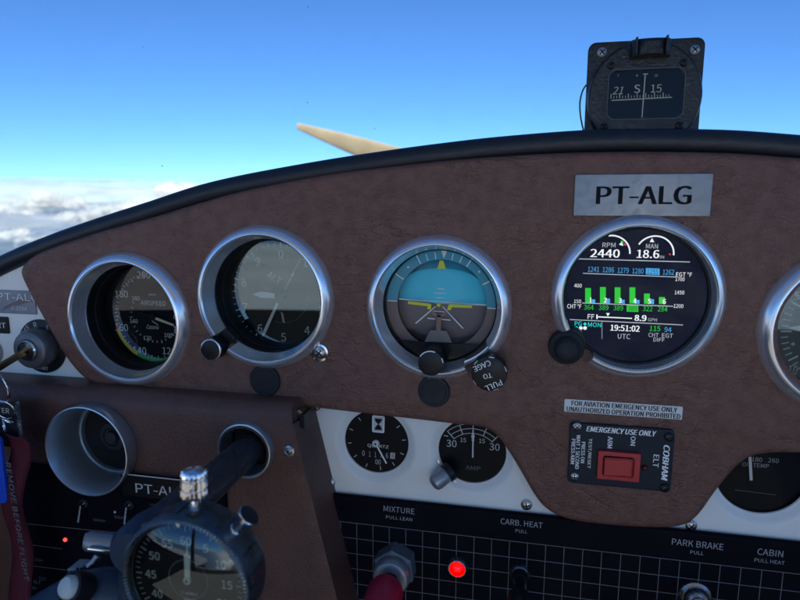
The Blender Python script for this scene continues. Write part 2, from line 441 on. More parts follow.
def sheet(b, px, py, Y, wpx, hpx, seed):
    c = W(px, py, Y); k = SZ(px, py, Y); ic = bmesh.new(); bmesh.ops.create_icosphere(ic, subdivisions=5, radius=1); sd = Vector((seed * 3.1, seed, 4)); vv = []
    for q in ic.verts:
        p = q.co.normalized(); d = 1 + .22 * noise.fractal(Vector((p.x * 4, p.y * 2, p.z)) + sd, .9, 2.1, 5)
        vv.append(c + Vector((p.x * d * wpx * .5 * k, p.y * d * 5000, p.z * d * hpx * .5 * k)))
    b.add(vv, [[v.index for v in f.verts] for f in ic.faces], 'thin_cloud'); ic.free()

b = MB()
for px, py, wpx, hpx, n, sd in ((52, 203, 80, 15, 34, 1), (20, 212, 66, 8, 18, 2), (105, 216, 86, 17, 34, 3), (140, 207, 60, 13, 20, 13), (178, 192, 44, 18, 24, 4), (10, 235, 40, 8, 14, 5), (52, 240, 60, 5, 14, 6), (-50, 214, 90, 18, 20, 7), (235, 210, 60, 16, 20, 8), (-45, 245, 90, 8, 14, 9)):
    puff_cloud(b, px, py, 17000, wpx, hpx, n, sd)
for px, py, Y, wpx, hpx, sd in ((60, 194, 30000, 360, 26, 1), (120, 204, 36000, 460, 30, 2), (0, 228, 26000, 300, 22, 3), (20, 181.5, 38000, 240, 5, 7), (50, 206, 14000, 320, 40, 9)):
    sheet(b, px, py, Y, wpx, hpx, sd)
for az in (84, 108, 204, 228, 252, 276):                                            # the same deck continues round the aircraft
    rd = random.Random(az); a = radians(az + 90); dst = rd.uniform(9000, 16000)
    for q_ in range(7):
        c_ = Vector((cos(a) * dst + rd.uniform(-2500, 2500), sin(a) * dst + rd.uniform(-2500, 2500), rd.uniform(-1500, -700)))
        ic = bmesh.new(); bmesh.ops.create_icosphere(ic, subdivisions=3, radius=1); sd = Vector((q_, az, 2)); r_ = rd.uniform(500, 1300)
        b.add([c_ + v.co * r_ * (1 + .3 * noise.fractal(v.co * 1.7 + sd, .8, 2.1, 4)) * (1 if v.co.z > 0 else .6) for v in ic.verts], [[v.index for v in f.verts] for f in ic.faces], 'cloud'); ic.free()
ic = bmesh.new(); bmesh.ops.create_icosphere(ic, subdivisions=5, radius=1)     # unseen stratus deck added at left rear to brighten the altimeter reflection
b.add([Vector((-9500, -9500, -1550)) + Vector((v.co.x * 8500, v.co.y * 9000, v.co.z * 350 * (1 + .5 * noise.fractal(v.co * 5, .9, 2.1, 4)))) for v in ic.verts], [[v.index for v in f.verts] for f in ic.faces], 'added_cloud_deck'); ic.free()
b.build('clouds', smooth=180, kind='stuff')

hub = Vector((.085, 1.32, -.045)); tip = W(297, 126, 1.32)
prop = thing('propeller', 'wooden propeller ahead of the windscreen, one tan blade tip rising above the dark dash roll', 'propeller', hub)
d = (tip - hub); L = d.length; d.normalize(); nrm = Vector((0, 1, 0)); side = d.cross(nrm).normalized()
def blade(dirv):
    b = MB(); sd = dirv.cross(nrm).normalized(); vs = []; K = 20; S = 14
    for i in range(K + 1):
        t = .06 + (1 - .06) * i / K
        ch = .092 if t < .55 else .092 * (1 - ((t - .55) / .45) ** 1.15 * .80)
        if t < .25: ch = .060 + .032 * t / .25
        th = .022 * (1 - t) + .005; tw = radians(62 - 46 * t)
        for j in range(S):
            a = 2 * pi * j / S; x = cos(a) * ch / 2; y = sin(a) * th / 2
            vs.append(hub + dirv * (t * L) + sd * (x * cos(tw) - y * sin(tw)) + nrm * (x * sin(tw) + y * cos(tw)))
    fs = [[i * S + j, i * S + (j + 1) % S, (i + 1) * S + (j + 1) % S, (i + 1) * S + j] for i in range(K) for j in range(S)]
    fs += [list(range(S)), [K * S + j for j in range(S)]]
    b.add(vs, fs, 'prop_wood'); return b.build('blade', prop)
blade(d); blade(-d)
b = MB(); b.lathe(hub, [(.00001, .14), (.05, .10), (.085, .03), (.09, -.04), (.00001, -.045)], 'aluminium', 32); b.build('spinner', prop)

# ------------------------------------------------------------------ cabin shell round and behind the viewer
def wallbox(name, c, s, m, **k):
    b = MB(); b.box(c, s, m); return b.build(name, smooth=0, kind='structure', **k)
XL, XR = -.60, .72
wallbox('ceiling', ((XL + XR) / 2, -1.06, .46), (XR - XL + .5, 1.44, .04), 'headliner')
wallbox('cabin_floor', ((XL + XR) / 2, -.05, -.92), (XR - XL, .9, .04), 'deck_black')
wallbox('cabin_floor', ((XL + XR) / 2, -1.14, -.92), (XR - XL, 1.27, .04), 'cabin_light')
wallbox('added_seat_block', ((XL + XR) / 2, -.74, -.56), (XR - XL - .1, .60, .20), 'added_seat_cloth')  # unseen block added to shade the lower panel and bounce sun upward
wallbox('rear_wall', ((XL + XR) / 2, -1.74, -.75), (XR - XL, .04, .34), 'cabin_light')
for x in (XL, XR):                                                       # unseen door panels: window slope and dark left side set for the altimeter reflection
    b = MB(); prof_ = [(.28, -.92), (.28, -.06), (-.70, -.229), (-1.23, -.327), (-1.72, -.42), (-1.72, -.92)]
    n_ = len(prof_); b.add([(x + dx, y_, z_) for dx in (-.02, .02) for y_, z_ in prof_], [list(range(n_)), list(range(n_, 2 * n_))[::-1]] + [[i, (i + 1) % n_, n_ + (i + 1) % n_, n_ + i] for i in range(n_)], 'cabin_trim' if x < 0 else 'cabin_light')
    b.box((x, -1.65, .02), (.04, .14, .85), 'cabin_trim')
    b.box((x, -1.00, .41), (.04, 1.04, .06), 'cabin_trim')
    b.build('side_wall', smooth=0, kind='structure')

# windscreen
b = MB(); vs = []; NX, NZ = 24, 12
for side_ in (0, 1):
    for i in range(NX + 1):
        for j in range(NZ + 1):
            u = i / NX * 2 - 1; t = j / NZ
            x = .06 + u * .64; y = (.36 - .70 * t) - .20 * u * u * (1 - .2 * t) + side_ * .003; z = -.14 * u * u - .06 + t * (.50 + .14 * u * u)
            vs.append((x, y, z))
n1 = (NX + 1) * (NZ + 1)
fs = [[o + i * (NZ + 1) + j, o + (i + 1) * (NZ + 1) + j, o + (i + 1) * (NZ + 1) + j + 1, o + i * (NZ + 1) + j + 1] for o in (0, n1) for i in range(NX) for j in range(NZ)]
b.add(vs, fs, 'windscreen')
ws = b.build('windscreen', label='large curved clear windscreen with a few dark specks, in front of the sky', category='windscreen')
b = MB()
def ws_hit(px, py):
    d_ = FW + RT * ((px - 400) / FPX) + UP * ((300 - py) / FPX)
    best = None
    for k in range(400):
        p = EYE + d_ * (.45 + k * .001); u = (p.x - .06) / .64
        t = (p.z + .14 * u * u + .06) / (.50 + .14 * u * u); y = (.36 - .70 * t) - .20 * u * u * (1 - .2 * t)
        if p.y >= y: return p - d_.normalized() * .002
    return None
for px, py, r in ((307.5, 102.5, .0008), (375, 128.5, .0007), (305, 165, .0006), (162, 166, .0009), (308, 7, .0006), (143, 47, .0005)):
    p = ws_hit(px, py)
    r *= .6
    if p: b = MB(); b.lathe(p, [(.00001, -.0003), (r * .7, -.0002), (r, .0002), (.00001, .0003)], 'speck', 8); b.build('dirt_speck', ws)

# ------------------------------------------------------------------ instrument positions
def ctr(px, py, Y): return W(px, py, Y)
ASI = ctr(126, 320.5, -.004); ALT = ctr(262.5, 298.5, -.004); AIH = ctr(437, 309, -.004); ENG = ctr(637, 298.5, -.004); VSI = ctr(855, 333, -.004)
GAUGES = ((ASI, .0535), (ALT, .0540), (AIH, .0513), (ENG, .0540), (VSI, .0535))
YP = .010                                  # face of the white board
HOB = ctr(375, 444, YP); AMP = ctr(471.5, 453.5, YP); TMP = ctr(764, 476, YP)
rH = abs(W(343, 444, YP).x - W(407, 444, YP).x) / 2; rA = abs(W(437, 454, YP).x - W(505.5, 454, YP).x) / 2; rT = SZ(764, 490, YP, 41)

# black padded roll and glareshield deck
rollpx = [(-110, 325), (-60, 292), (0, 257), (51, 235), (102, 217), (153, 200.6), (199, 185.5), (240, 175.5), (290, 166), (340, 157.5), (390, 150), (440, 143.3), (500, 136.5), (580, 130.2), (640, 128.7), (690, 128.9), (740, 130.5), (800, 135), (870, 141), (960, 151)]
RR = .0078
roll = [W(x, y, .011) - Vector((0, 0, RR)) for x, y in catmull([(float(a), float(c)) for a, c in rollpx], 6, False)]
gs = thing('glareshield', 'black padded roll arching along the top edge of the brown leather dash', 'glareshield', roll[len(roll) // 2])
b = MB(); b.tube(roll, RR, 'black_vinyl', 28); b.build('padded_roll', gs)
b = MB(); vs = []; n = len(roll)
for k in range(7):
    for p in roll:
        t = k / 6; vs.append((p.x, .012 + .30 * t * (1 - .25 * min(1, ((p.x - .06) / .6) ** 2)), p.z + .004 - .03 * t))
b.add(vs, [[k * n + i, k * n + i + 1, (k + 1) * n + i + 1, (k + 1) * n + i] for k in range(6) for i in range(n - 1)], 'deck_black'); b.build('deck', gs)

# white board behind everything
top = [(p.x, p.z + .001) for p in roll[::3]]
out = [(top[0][0], -.22)] + top + [(top[-1][0], -.22)]
zb = W(560, 545, YP).z
out[0] = (top[0][0], zb - .02); out[-1] = (top[-1][0], zb - .02)
panel = thing('instrument_board', 'glossy white painted metal board behind the brown leather dash cover', 'instrument board', (0.05, YP, -.2))
b = MB()
DW = .0075                                 # width of the dished rim round each small gauge
slab(b, out[::-1], [(c.x, c.z, .0455) for c, r in GAUGES] + [(HOB.x, HOB.z, rH + DW), (AMP.x, AMP.z, rA + DW), (TMP.x, TMP.z, rT + DW)], YP, YP + .0024, 'white_paint', .0001)
b.build('board', panel, 30)
for c, r in ((HOB, rH), (AMP, rA), (TMP, rT)):
    b = MB()
    b.lathe((c.x, YP, c.z), [(r + DW + .0010, -.00012), (r + DW * .92, -.00005), (r + DW * .72, .0005), (r + DW * .4, .0019), (r + .0012, .0036), (r + .0002, .0040), (r - .0002, .0052)], 'white_paint', 72)
    b.build('gauge_recess', panel)
for px, py in ((330, 482.5), (526.5, 504.5), (691, 525), (316, 405.5)):
    screw(panel, px, py, YP - .0004, SZ(px, py, YP, 5.2), ang=random.uniform(0, 1.5))

# ------------------------------------------------------------------ brown leather cover
cov = [(23, 274), (25, 265), (33, 257), (51, 248), (102, 231), (153, 217), (199, 203), (240, 191.5), (290, 181), (340, 172.5), (390, 166.5), (440, 161), (500, 156.2), (560, 153), (620, 151.5), (680, 151.8), (740, 153.5), (800, 158), (860, 163), (920, 170), (930, 200), (930, 330), (928, 440), (900, 455), (860, 454), (800, 452.5), (770, 452.5), (752, 455.5), (738, 464), (725, 478), (712, 495), (703, 508), (694, 518), (682, 524.5), (664, 527), (640, 526.5), (610, 524.5), (575, 520), (556, 514), (543, 505), (533, 492), (522, 473), (512, 456), (501, 440), (491, 430.5), (478, 426), (450, 423), (420, 419.5), (350, 411.5), (290, 404.5), (220, 397.5), (160, 391), (118, 387), (96, 383), (83, 375), (70, 360), (58, 341), (44, 316), (30, 290)]
cov = [W(x, y, .004) for x, y in catmull([(float(a), float(c)) for a, c in cov], 5)]
cover = thing('dash_cover', 'wide brown grained leather dash cover with four big silver ringed dials let into it', 'dash cover', (0, 0, -.08))
b = MB(); slab(b, [(p.x, p.z) for p in cov], [(c.x, c.z, .0460) for c, r in GAUGES], 0, .0098, 'leather', .0048); b.build('leather_pad', cover, 40)
for px, py in ((265, 380.5), (434, 391.5)):
    c = W(px, py, -.001); r = SZ(px, py, 0, 15.5); b = MB()
    b.lathe(c, [(r, .002), (r, -.0004), (r - .0006, -.0012), (r - .0025, -.0013), (r - .003, -.0009), (.00001, -.0009)], 'black_soft', 40)
    b.build('hole_plug', cover)

# ------------------------------------------------------------------ big dials
def bezel(parent, c, R, gap=None, shallow=False):
    prof = [(R, .003), (R, -.0005), (R - .0006, -.0028), (R - .0020, -.0058), (R - .0040, -.0082), (R - .0056, -.0092), (R - .0066, -.0093), (R - .0074, -.0086), (R - .0078, -.0074), (R - .0101, .0036), (R - .0107, .0048)]
    if shallow: prof = prof[:-2] + [(R - .0086, .0085), (R - .0090, .0100)]
    b = MB(); o = (c.x, 0, c.z)
    if gap:
        prof2 = prof + [(R - .0090, .0062), (R - .003, .003)]
        b.lathe(o, prof2 + [prof2[0]], 'aluminium', 120, gap[1], gap[0] + 2 * pi, caps=True)
    else: b.lathe(o, prof, 'aluminium', 128)
    b.build('bezel_ring', parent, 40)
    if shallow: b = MB(); b.lathe(o, [(R - .0088, .0098), (R - .0090, .0120), (.00001, .0122)], 'housing', 96); b.build('housing', parent); return
    b = MB(); b.lathe(o, [(R - .0105, .0046), (R - .0114, .0054), (R - .0116, .0135), (R - .0124, .0142), (R - .0127, .0262)], 'housing', 96); b.build('housing', parent)

def glass(parent, c, R, y=.0204, m='glass'):
    b = MB(); b.disc((c.x, y, c.z), R - .0129 if y > .014 else R - .0122, m, 96); return b.build('glass', parent)

def needle(mb, c, ang, r0, r1, w0, w1, m, y, point=0.):
    d = Vector((cos(ang), sin(ang))); p = Vector((-d.y, d.x)); q = Vector((c.x, c.z))
    pts = [q + d * r0 + p * w0 / 2, q + d * r0 - p * w0 / 2, q + d * r1 - p * w1 / 2]
    if point: pts.append(q + d * (r1 + point))
    pts.append(q + d * r1 + p * w1 / 2)
    mb.poly(pts, m, y, y + .0004)

# airspeed
YD = .0262
t = thing('airspeed_indicator', 'silver ringed airspeed dial with a yellow and green arc, leftmost in the leather dash', 'airspeed dial', (ASI.x, 0, ASI.z))
bezel(t, ASI, .0535)
c = W(154.5, 316.5, YD); b = MB(); b.disc((ASI.x, YD, ASI.z), .0425, 'dial', 96); y = YD - .0004
rT_ = .0368
for k in range(72):
    a = radians(k * 5 + 2); big = k % 2 == 0
    if -35 < (k * 5 + 2) - 0 < 60 and k % 2: continue
    b.line((c.x + cos(a) * (rT_ - (.0032 if big else .0016)), c.z + sin(a) * (rT_ - (.0032 if big else .0016))), (c.x + cos(a) * rT_, c.z + sin(a) * rT_), .0005, 'ink_dim', y)
for k in range(22):
    a = radians(150 + k * 11.2); b.line((c.x + cos(a) * .0205, c.z + sin(a) * .0205), (c.x + cos(a) * (.0222 if k % 3 else .0232), c.z + sin(a) * (.0222 if k % 3 else .0232)), .00045, 'ink_dim', y)
for s, x, yy, h in (('200', 143.5, 275, 7.0), ('180', 121.5, 294, 7.0), ('160', 121.5, 327.5, 7.0), ('140', 139.7, 350.5, 7.0), ('120', 169, 351, 7.0), ('100', 180, 330, 7.0), ('160', 135.8, 298.3, 4.2), ('140', 133.8, 321, 4.2), ('120', 147.4, 338, 4.2), ('100', 168.2, 335.2, 4.2), ('80', 176, 317, 4.2), ('60', 172, 300, 4.2), ('AIRSPEED', 153, 303, 4.6), ('KNOTS', 152.5, 294.7, 2.0)):
    b.tpx(s, x, yy, h, 'ink_dim', y - .0002)
b.tpx('Cessna', 152.5, 327, 4, 'ink_dim', y - .0002, 12, shear=.4); b.lpx((152, 321), (158, 325), .6, 'ink_dim', y)
a0, a1, a2 = rot2(c, W(112.5, 330.5, YD)), rot2(c, W(136.5, 357.5, YD)), rot2(c, W(177, 358, YD))
b.arc((c.x, c.z),   .0356, .0388, a0 + 2 * pi if a0 < 0 else a0, a1 + 2 * pi if a1 < 0 else a1, 'arc_yellow', y - .0003)
b.arc((c.x, c.z),   .0356, .0388, a1, a2, 'arc_green', y - .0003)
b.arc((c.x, c.z),   .0356, .0388, a0 - .06, a0, 'arc_red', y - .0003)
b.build('dial_face', t, 0)
a = rot2(c, W(172.5, 323.3, YD)); b = MB()
needle(b, c, a, .003, .020, .0021, .0017, 'ink_cream', YD - .0030); needle(b, c, a + pi, -.003, .016, .0022, .0012, 'housing', YD - .0030)
b.lathe((c.x, YD, c.z), [(.0026, 0), (.0026, -.0036), (.00001, -.0038)], 'housing', 20); b.build('pointer', t)
glass(t, ASI, .0535, m='plain_glass')

# altimeter
t = thing('altimeter', 'silver ringed altimeter dial lettered ALT with a long white pointer near 6', 'altimeter', (ALT.x, 0, ALT.z))
g0, g1 = rot2(ALT, W(211, 339, -.004)), rot2(ALT, W(227.5, 353.5, -.004))
bezel(t, ALT, .0540, (g0, g1))
c = W(282.5, 296, YD); b = MB(); b.disc((ALT.x, YD, ALT.z), .0425, 'dial', 96); y = YD - .0004
for k in range(50):
    a = pi / 2 - radians(7.2 * k); big = k % 5 == 0
    b.line((c.x + cos(a) * (.0398 if not big else .0385), c.z + sin(a) * (.0398 if not big else .0385)), (c.x + cos(a) * .0424, c.z + sin(a) * .0424), .00055 if not big else .0008, 'ink', y)
for k in range(10):
    a = pi / 2 - radians(36 * k); b.text(str(k), (c.x + cos(a) * .0338, c.z + sin(a) * .0330), .0066, 'ink', y - .0002)
q = W(274.5, 277.5, YD); b.text('ALT', (q.x, q.z), .0052, 'ink', y - .0002, rot=-.55)
for s, x, yy in (('CALIBRATED', 267, 286), ('TO 20,000 FEET', 266, 289)):
    q = W(x, yy, YD); b.text(s, (q.x, q.z), .0011, 'ink_dim', y - .0002, rot=-.45)
for k in range(4): b.lpx((281 + .5 * k, 312.5 + 2.6 * k), (283.2 + .5 * k, 315 + 2.6 * k), 1.2, 'ink', y - .0002)
b.arc((c.x, c.z), .0212, .0215, -1.9, .1, 'ink_grey', y - .0001)
b.build('dial_face', t, 0)
b = MB(); needle(b, c, rot2(c, W(263.5, 338, YD)), .006, .0335, .0022, .0026, 'ink', YD - .0042, .003)
b.lathe((c.x, YD, c.z), [(.0030, 0), (.0030, -.0050), (.00001, -.0052)], 'housing', 20); b.build('long_pointer', t)
b = MB(); a = rot2(c, W(255, 293.5, YD)); needle(b, c, a, .0055, .0175, .0040, .0050, 'ink', YD - .0028, .0065); b.build('short_pointer', t)
b = MB(); a = rot2(c, W(300, 261, YD)); needle(b, c, a, .006, .0335, .0006, .0006, 'ink', YD - .0018); needle(b, c, a, .018, .020, .0006, .0016, 'ink', YD - .00185, .004); b.build('thin_pointer', t)
glass(t, ALT, .0540)
k1 = W(210.5, 350, -.0130); b = MB()
b.cyl(k1, .0083, 0, .0105, 'black_plastic', 40); b.lathe(k1, [(.0074, -.0002), (.0083, .0001), (.0086, .0008), (.0083, .0012)], 'steel', 40); b.build('setting_knob', t)
b = MB(); b.cyl(k1, .0062, .0100, .0185, 'black_plastic', 28)
b.box((k1.x + .0058, .0035, k1.z + .0066), (.012, .008, .0115), 'black_plastic', Matrix.Rotation(-radians(42), 3, 'Y')); b.build('knob_boss', t, bevel=.001)
screw(t, 320, 352.5, -.0012, .0045, 'steel', ang=.9)
c = W(320, 352.5, -.0002); b = MB(); b.lathe(c, [(.0068, 0), (.0066, -.0013), (.0052, -.0016), (.0046, -.0008)], 'chrome', 32); b.build('washer', t)

# attitude indicator
t = thing('attitude_indicator', 'silver ringed artificial horizon, blue over brown with yellow wing bars', 'artificial horizon', (AIH.x, 0, AIH.z))
g0, g1 = rot2(AIH, W(470, 375, -.004)), rot2(AIH, W(492, 349, -.004))
bezel(t, AIH, .0513, (g0, g1))
YR = .0130; c = W(441.5, 304.5, YR); rr = abs(W(398, 304, YR).x - W(487.5, 304, YR).x) / 2; ro = .0415
b = MB(); y = YR
tilt = rot2(W(383, 299.5, YR), W(499, 308.3, YR))
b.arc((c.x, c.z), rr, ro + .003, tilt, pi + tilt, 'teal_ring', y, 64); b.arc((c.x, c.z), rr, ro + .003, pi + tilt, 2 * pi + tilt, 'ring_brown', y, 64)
b.lathe((c.x, y, c.z), [(rr, 0), (rr + .0002, .003), (rr + .001, .010)], 'housing', 80)
y2 = y - .0004
for dg, l0, l1, wd in ((0, .0004, .0075, .0008), (180, .0004, .0075, .0008), (30, .0005, .0075, .0009), (150, .0005, .0075, .0009), (60, .0005, .0073, .0009), (120, .0005, .0073, .0009), (70, .0005, .0055, .0007), (110, .0005, .0055, .0007), (80, .0005, .0055, .0007), (100, .0005, .0055, .0007)):
    a = tilt + radians(dg); b.line((c.x + cos(a) * (rr + l0), c.z + sin(a) * (rr + l0)), (c.x + cos(a) * (rr + l1), c.z + sin(a) * (rr + l1)), wd, 'ink', y2)
for dg in (45, 135):
    a = tilt + radians(dg); b.disc((c.x + cos(a) * (rr + .0036), y2, c.z + sin(a) * (rr + .0036)), .0008, 'ink', 14)
a = tilt + pi / 2 - .0; dv = Vector((cos(a), sin(a))); pv = Vector((-dv.y, dv.x)); q = Vector((c.x, c.z))
b.poly([q + dv * (rr + .0008), q + dv * (rr + .0082) + pv * .0028, q + dv * (rr + .0082) - pv * .0028], 'ink', y2)
b.build('roll_ring', t, 30)
b = MB(); seg = 72; vs = []; rings_ = 18; yb = .0160                     # domed horizon card
def cardmat(x, z):
    up_ = -(x - c.x) * sin(tilt) + (z - c.z) * cos(tilt)
    return up_
fsm = {}
for i in range(rings_ + 1):
    r = rr * 1.04 * i / rings_
    for j in range(seg): a = tilt + 2 * pi * j / seg; vs.append((c.x + r * cos(a), yb + .010 * (r / rr) ** 2 * .55, c.z + r * sin(a)))
for i in range(rings_):
    for j in range(seg):
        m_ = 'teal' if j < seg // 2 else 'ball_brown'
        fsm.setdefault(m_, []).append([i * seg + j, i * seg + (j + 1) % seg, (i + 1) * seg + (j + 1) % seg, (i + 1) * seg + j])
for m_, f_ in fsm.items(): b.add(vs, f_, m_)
yy = yb - .0006
for m_, yo, sg in (('teal_ring', 1, 1), ('ball_dark', -1, -1)):          # darker crescents of the gyro mask
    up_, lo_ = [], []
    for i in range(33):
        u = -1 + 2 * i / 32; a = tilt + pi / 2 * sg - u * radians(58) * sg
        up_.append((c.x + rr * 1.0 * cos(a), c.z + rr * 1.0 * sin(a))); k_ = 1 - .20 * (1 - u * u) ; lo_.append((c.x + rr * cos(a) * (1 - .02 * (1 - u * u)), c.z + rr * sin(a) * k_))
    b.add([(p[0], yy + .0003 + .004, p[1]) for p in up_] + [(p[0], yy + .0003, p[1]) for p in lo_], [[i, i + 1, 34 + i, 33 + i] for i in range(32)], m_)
def onball(a_, b_, wd, m_): b.lpx(a_, b_, wd, m_, yy)
onball((399, 299.0), (486, 305.0), 1.1, 'ink')
for xa, xb, y0 in ((437.5, 444.5, 288.6), (434, 446.5, 293), (436.5, 444, 297.6)): onball((xa, y0), (xb, y0 + .4), .8, 'ink')
onball((435.5, 306.5), (415.5, 323.5), 1.2, 'ink'); onball((442.5, 306.5), (463, 328.5), 1.2, 'ink')
onball((427.5, 318.2), (435, 319), 1.2, 'ink'); onball((441, 319.2), (450.5, 320.2), 1.2, 'ink'); onball((433.5, 311), (445, 312), .9, 'ink')
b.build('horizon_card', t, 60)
ys = .0095; b = MB()
b.poly([(lambda p: (p.x, p.z))(W(*p, ys)) for p in ((408, 301.2), (430, 303.7), (431.5, 305), (430.5, 309.5), (427.2, 309), (427.6, 306.2), (408, 304))], 'yellow', ys, ys + .0006)
b.poly([(lambda p: (p.x, p.z))(W(*p, ys)) for p in ((472, 305.2), (450.5, 304.2), (448.5, 305), (447, 310), (450.5, 310.2), (452, 307.3), (472, 308))], 'yellow', ys, ys + .0006)
q = W(438.7, 305, ys); b.cyl((q.x, ys, q.z), SZ(438, 305, ys, 2.1), -.0004, .0008, 'yellow', 20)
b.build('aircraft_symbol', t)
b = MB(); b.ppx(((439.8, 260.5), (443.4, 260.5), (445.6, 268.8), (437.2, 268.8)), 'yellow', .0118, .0124); b.build('bank_pointer', t)
b = MB()
b.ppx(((436.6, 315), (441, 315.3), (441, 332), (436.2, 331.5)), 'symbol_brown', ys + .001, ys + .0018)
qq = W(438.8, 308.5, ys); b.arc((qq.x, qq.z), SZ(438, 308, ys, 6.4), SZ(438, 308, ys, 9), pi * 1.12, pi * 1.88, 'symbol_brown', ys + .001)
b.ppx(((430.5, 330), (446.5, 331), (453, 345), (423, 344)), 'symbol_base', ys + .0008, ys + .0016)
b.build('symbol_stand', t)
b = MB(); zt = W(441, 342.8, .0080).z
b.poly([(AIH.x + .0398 * cos(a), AIH.z + .0398 * sin(a)) for a in [math.asin((zt - AIH.z) / .0398) * -1 + pi + (pi + 2 * math.asin((zt - AIH.z) / .0398)) * i / 40 for i in range(41)]], 'housing', .0080, .0092)
b.build('lower_mask', t)
glass(t, AIH, .0513, .0062, 'clear_glass')
k1 = W(430.5, 363.5, -.0165); b = MB(); b.cyl(k1, .0089, 0, .013, 'black_plastic', 40)
b.lathe(k1, [(.0082, -.00015), (.0089, .0002)], 'ink', 40, 1.2, 2.6); b.lathe(k1, [(.0083, -.00015), (.0089, .0002)], 'ink', 20, .1, .5); b.build('adjusting_knob', t)
b = MB(); b.cyl(k1, .0072, .012, .0128, 'black_plastic', 28); b.cyl(k1, .0080, .0125, .030, 'black_plastic', 28); b.build('knob_shaft', t)
k2 = W(489, 374, -.0200); b = MB(); rk = SZ(489, 374, -.02, 17.3); b.cyl(k2, rk, 0, .012, 'black_plastic', 48)
for a_ in (.2, 1.3, 2.3, 3.6, 5.0): b.lathe(k2, [(rk - .0006, -.00012), (rk - .0001, .0004)], 'ink', 8, a_, a_ + .3)
yk = k2.y - .0003
for s, x, y_, r_ in (('CAGE', 482, 366, 207), ('TO', 487.5, 376, 196), ('PULL', 493.5, 385.5, 207)):
    q = W(x, y_, yk); b.text(s, (q.x, q.z), .0038 if s != 'TO' else .0034, 'ink', yk, rot=radians(r_), bold=.008)
b.build('cage_knob', t)
b = MB(); b.cyl(k2, .006, .0115, .034, 'steel', 24); b.build('cage_shaft', t)

# engine monitor
t = thing('engine_monitor', 'round digital engine display with green bars and white figures under the PT-ALG plate', 'engine display', (ENG.x, 0, ENG.z))
g0, g1 = rot2(ENG, W(569, 328, -.004)), rot2(ENG, W(588, 362, -.004))
bezel(t, ENG, .0540, (g0, g1), True)
YE = .0048; b = MB(); b.disc((ENG.x, YE, ENG.z), .0446, 'screen_black', 96); y = YE - .0003
T = lambda s, x, yy_, h, m_, wp=None, bo=0.: b.tpx(s, x, yy_, h, m_, y, wp, bold=bo)
T('RPM', 609, 245, 4.6, 's_line', 13); T('2440', 605, 253.3, 8.2, 's_white', 29, .012); T('MAN', 652, 246.2, 4.6, 's_line', 12); T('18.6', 648, 254, 8.2, 's_white', 22, .012); T('IN', 662, 257, 3, 's_line', 4.2)
q = W(611, 253.5, y); b.arc((q.x, q.z), SZ(611, 253, y, 17.2), SZ(611, 253, y, 18.6), -.0, 1.75, 's_white', y)
q = W(654.5, 254, y); b.arc((q.x, q.z), SZ(654, 254, y, 17.2), SZ(654, 254, y, 18.6), -.05, 2.6, 's_white', y)
b.ppx(((619, 244.5), (622, 241.5), (623.3, 246)), 's_white', y); b.ppx(((620.5, 241), (623, 240.5), (623.5, 243.5), (622, 244)), 's_green', y); b.ppx(((623.5, 244.5), (625.5, 243), (625.8, 246)), 's_red', y)
b.ppx(((652, 238), (649.8, 242), (654.4, 242.2)), 's_white', y); b.ppx(((668.5, 253.5), (671, 254), (670, 255.5)), 's_red', y)
b.lpx((576, 258.8), (690, 262), .8, 's_line', y); b.lpx((583, 273.3), (676, 277), .7, 's_line', y)
for s, x, yy_ in (('1241', 593.5, 269.3), ('1286', 608.3, 269.8), ('1279', 623.2, 270.4), ('1280', 638, 271), ('1262', 668.5, 272.2)): T(s, x, yy_, 5.2, 's_cyan', 11.2)
b.ppx(((645.8, 268), (659.6, 268.6), (659.6, 275), (645.8, 274.4)), 's_cyan', y + .0001); b.tpx('1255', 652.7, 271.6, 5, 's_black', y - .0001, 11)
T('EGT °F', 684, 274.5, 4.4, 's_white', 16); T('1700', 680, 279.2, 3.8, 's_white', 9); T('1450', 679.5, 292.5, 3.8, 's_white', 9.5); T('1200', 678.5, 306, 3.8, 's_white', 9.5)
T('400', 578, 285.6, 3.8, 's_white', 7.5); T('150', 577.5, 301.3, 3.6, 's_white', 7); T('CHT °F', 574.3, 306.3, 4.4, 's_white', 14)
for i, (x, top_, s) in enumerate(((588.2, 288, '364'), (603, 287, '389'), (617.7, 287.3, '389'), (632.5, 287.3, '389'), (647, 293.5, '322'), (662, 297, '284'))):
    yb_ = 302.8 + .22 * i
    b.ppx(((x - 3.0, top_), (x + 2.8, top_ + .1), (x + 2.8, yb_ + .2), (x - 3.0, yb_)), 's_green', y)
    if i < 5: b.ppx(((x + 3.2, 299.3 + .2 * i - (1 if i in (1, 4) else 0)), (x + 7, 299.4 + .2 * i - (1 if i in (1, 4) else 0)), (x + 7, yb_ + .4), (x + 3.2, yb_ + .3)), 's_cyan', y)
    b.tpx(str(i + 1), x + 2.4, 300 + .3 * i, 5, 's_white', y - .0002, 2.6 if i else 1.6, bold=.02)
    if i == 3: b.ppx(((x - 5.8, 304.6), (x + 5.8, 305), (x + 5.8, 312), (x - 5.8, 311.6)), 's_green', y); b.tpx(s, x, 308.4, 4.8, 's_black', y - .0002, 9)
    else: T(s, x + .6, 307.3 + .35 * i, 5, 's_green', 9.6)
b.lpx((582, 303), (673, 306.3), .7, 's_line', y)
T('FF', 591, 316.6, 4.8, 's_white', 6.6); b.lpx((596.5, 316.8), (632, 318.4), 1, 's_white', y); b.lpx((597, 314.6), (597, 319), 1.2, 's_white', y); b.ppx(((606, 313), (609.8, 313.2), (607.9, 316.4)), 's_white', y)
T('8.9', 640.5, 318, 6, 's_white', 11.4, .02); T('GPM'.replace('M', 'H'), 652.5, 319.8, 3.2, 's_line', 9)
b.lpx((568, 319.5), (683, 325), .7, 's_line', y)
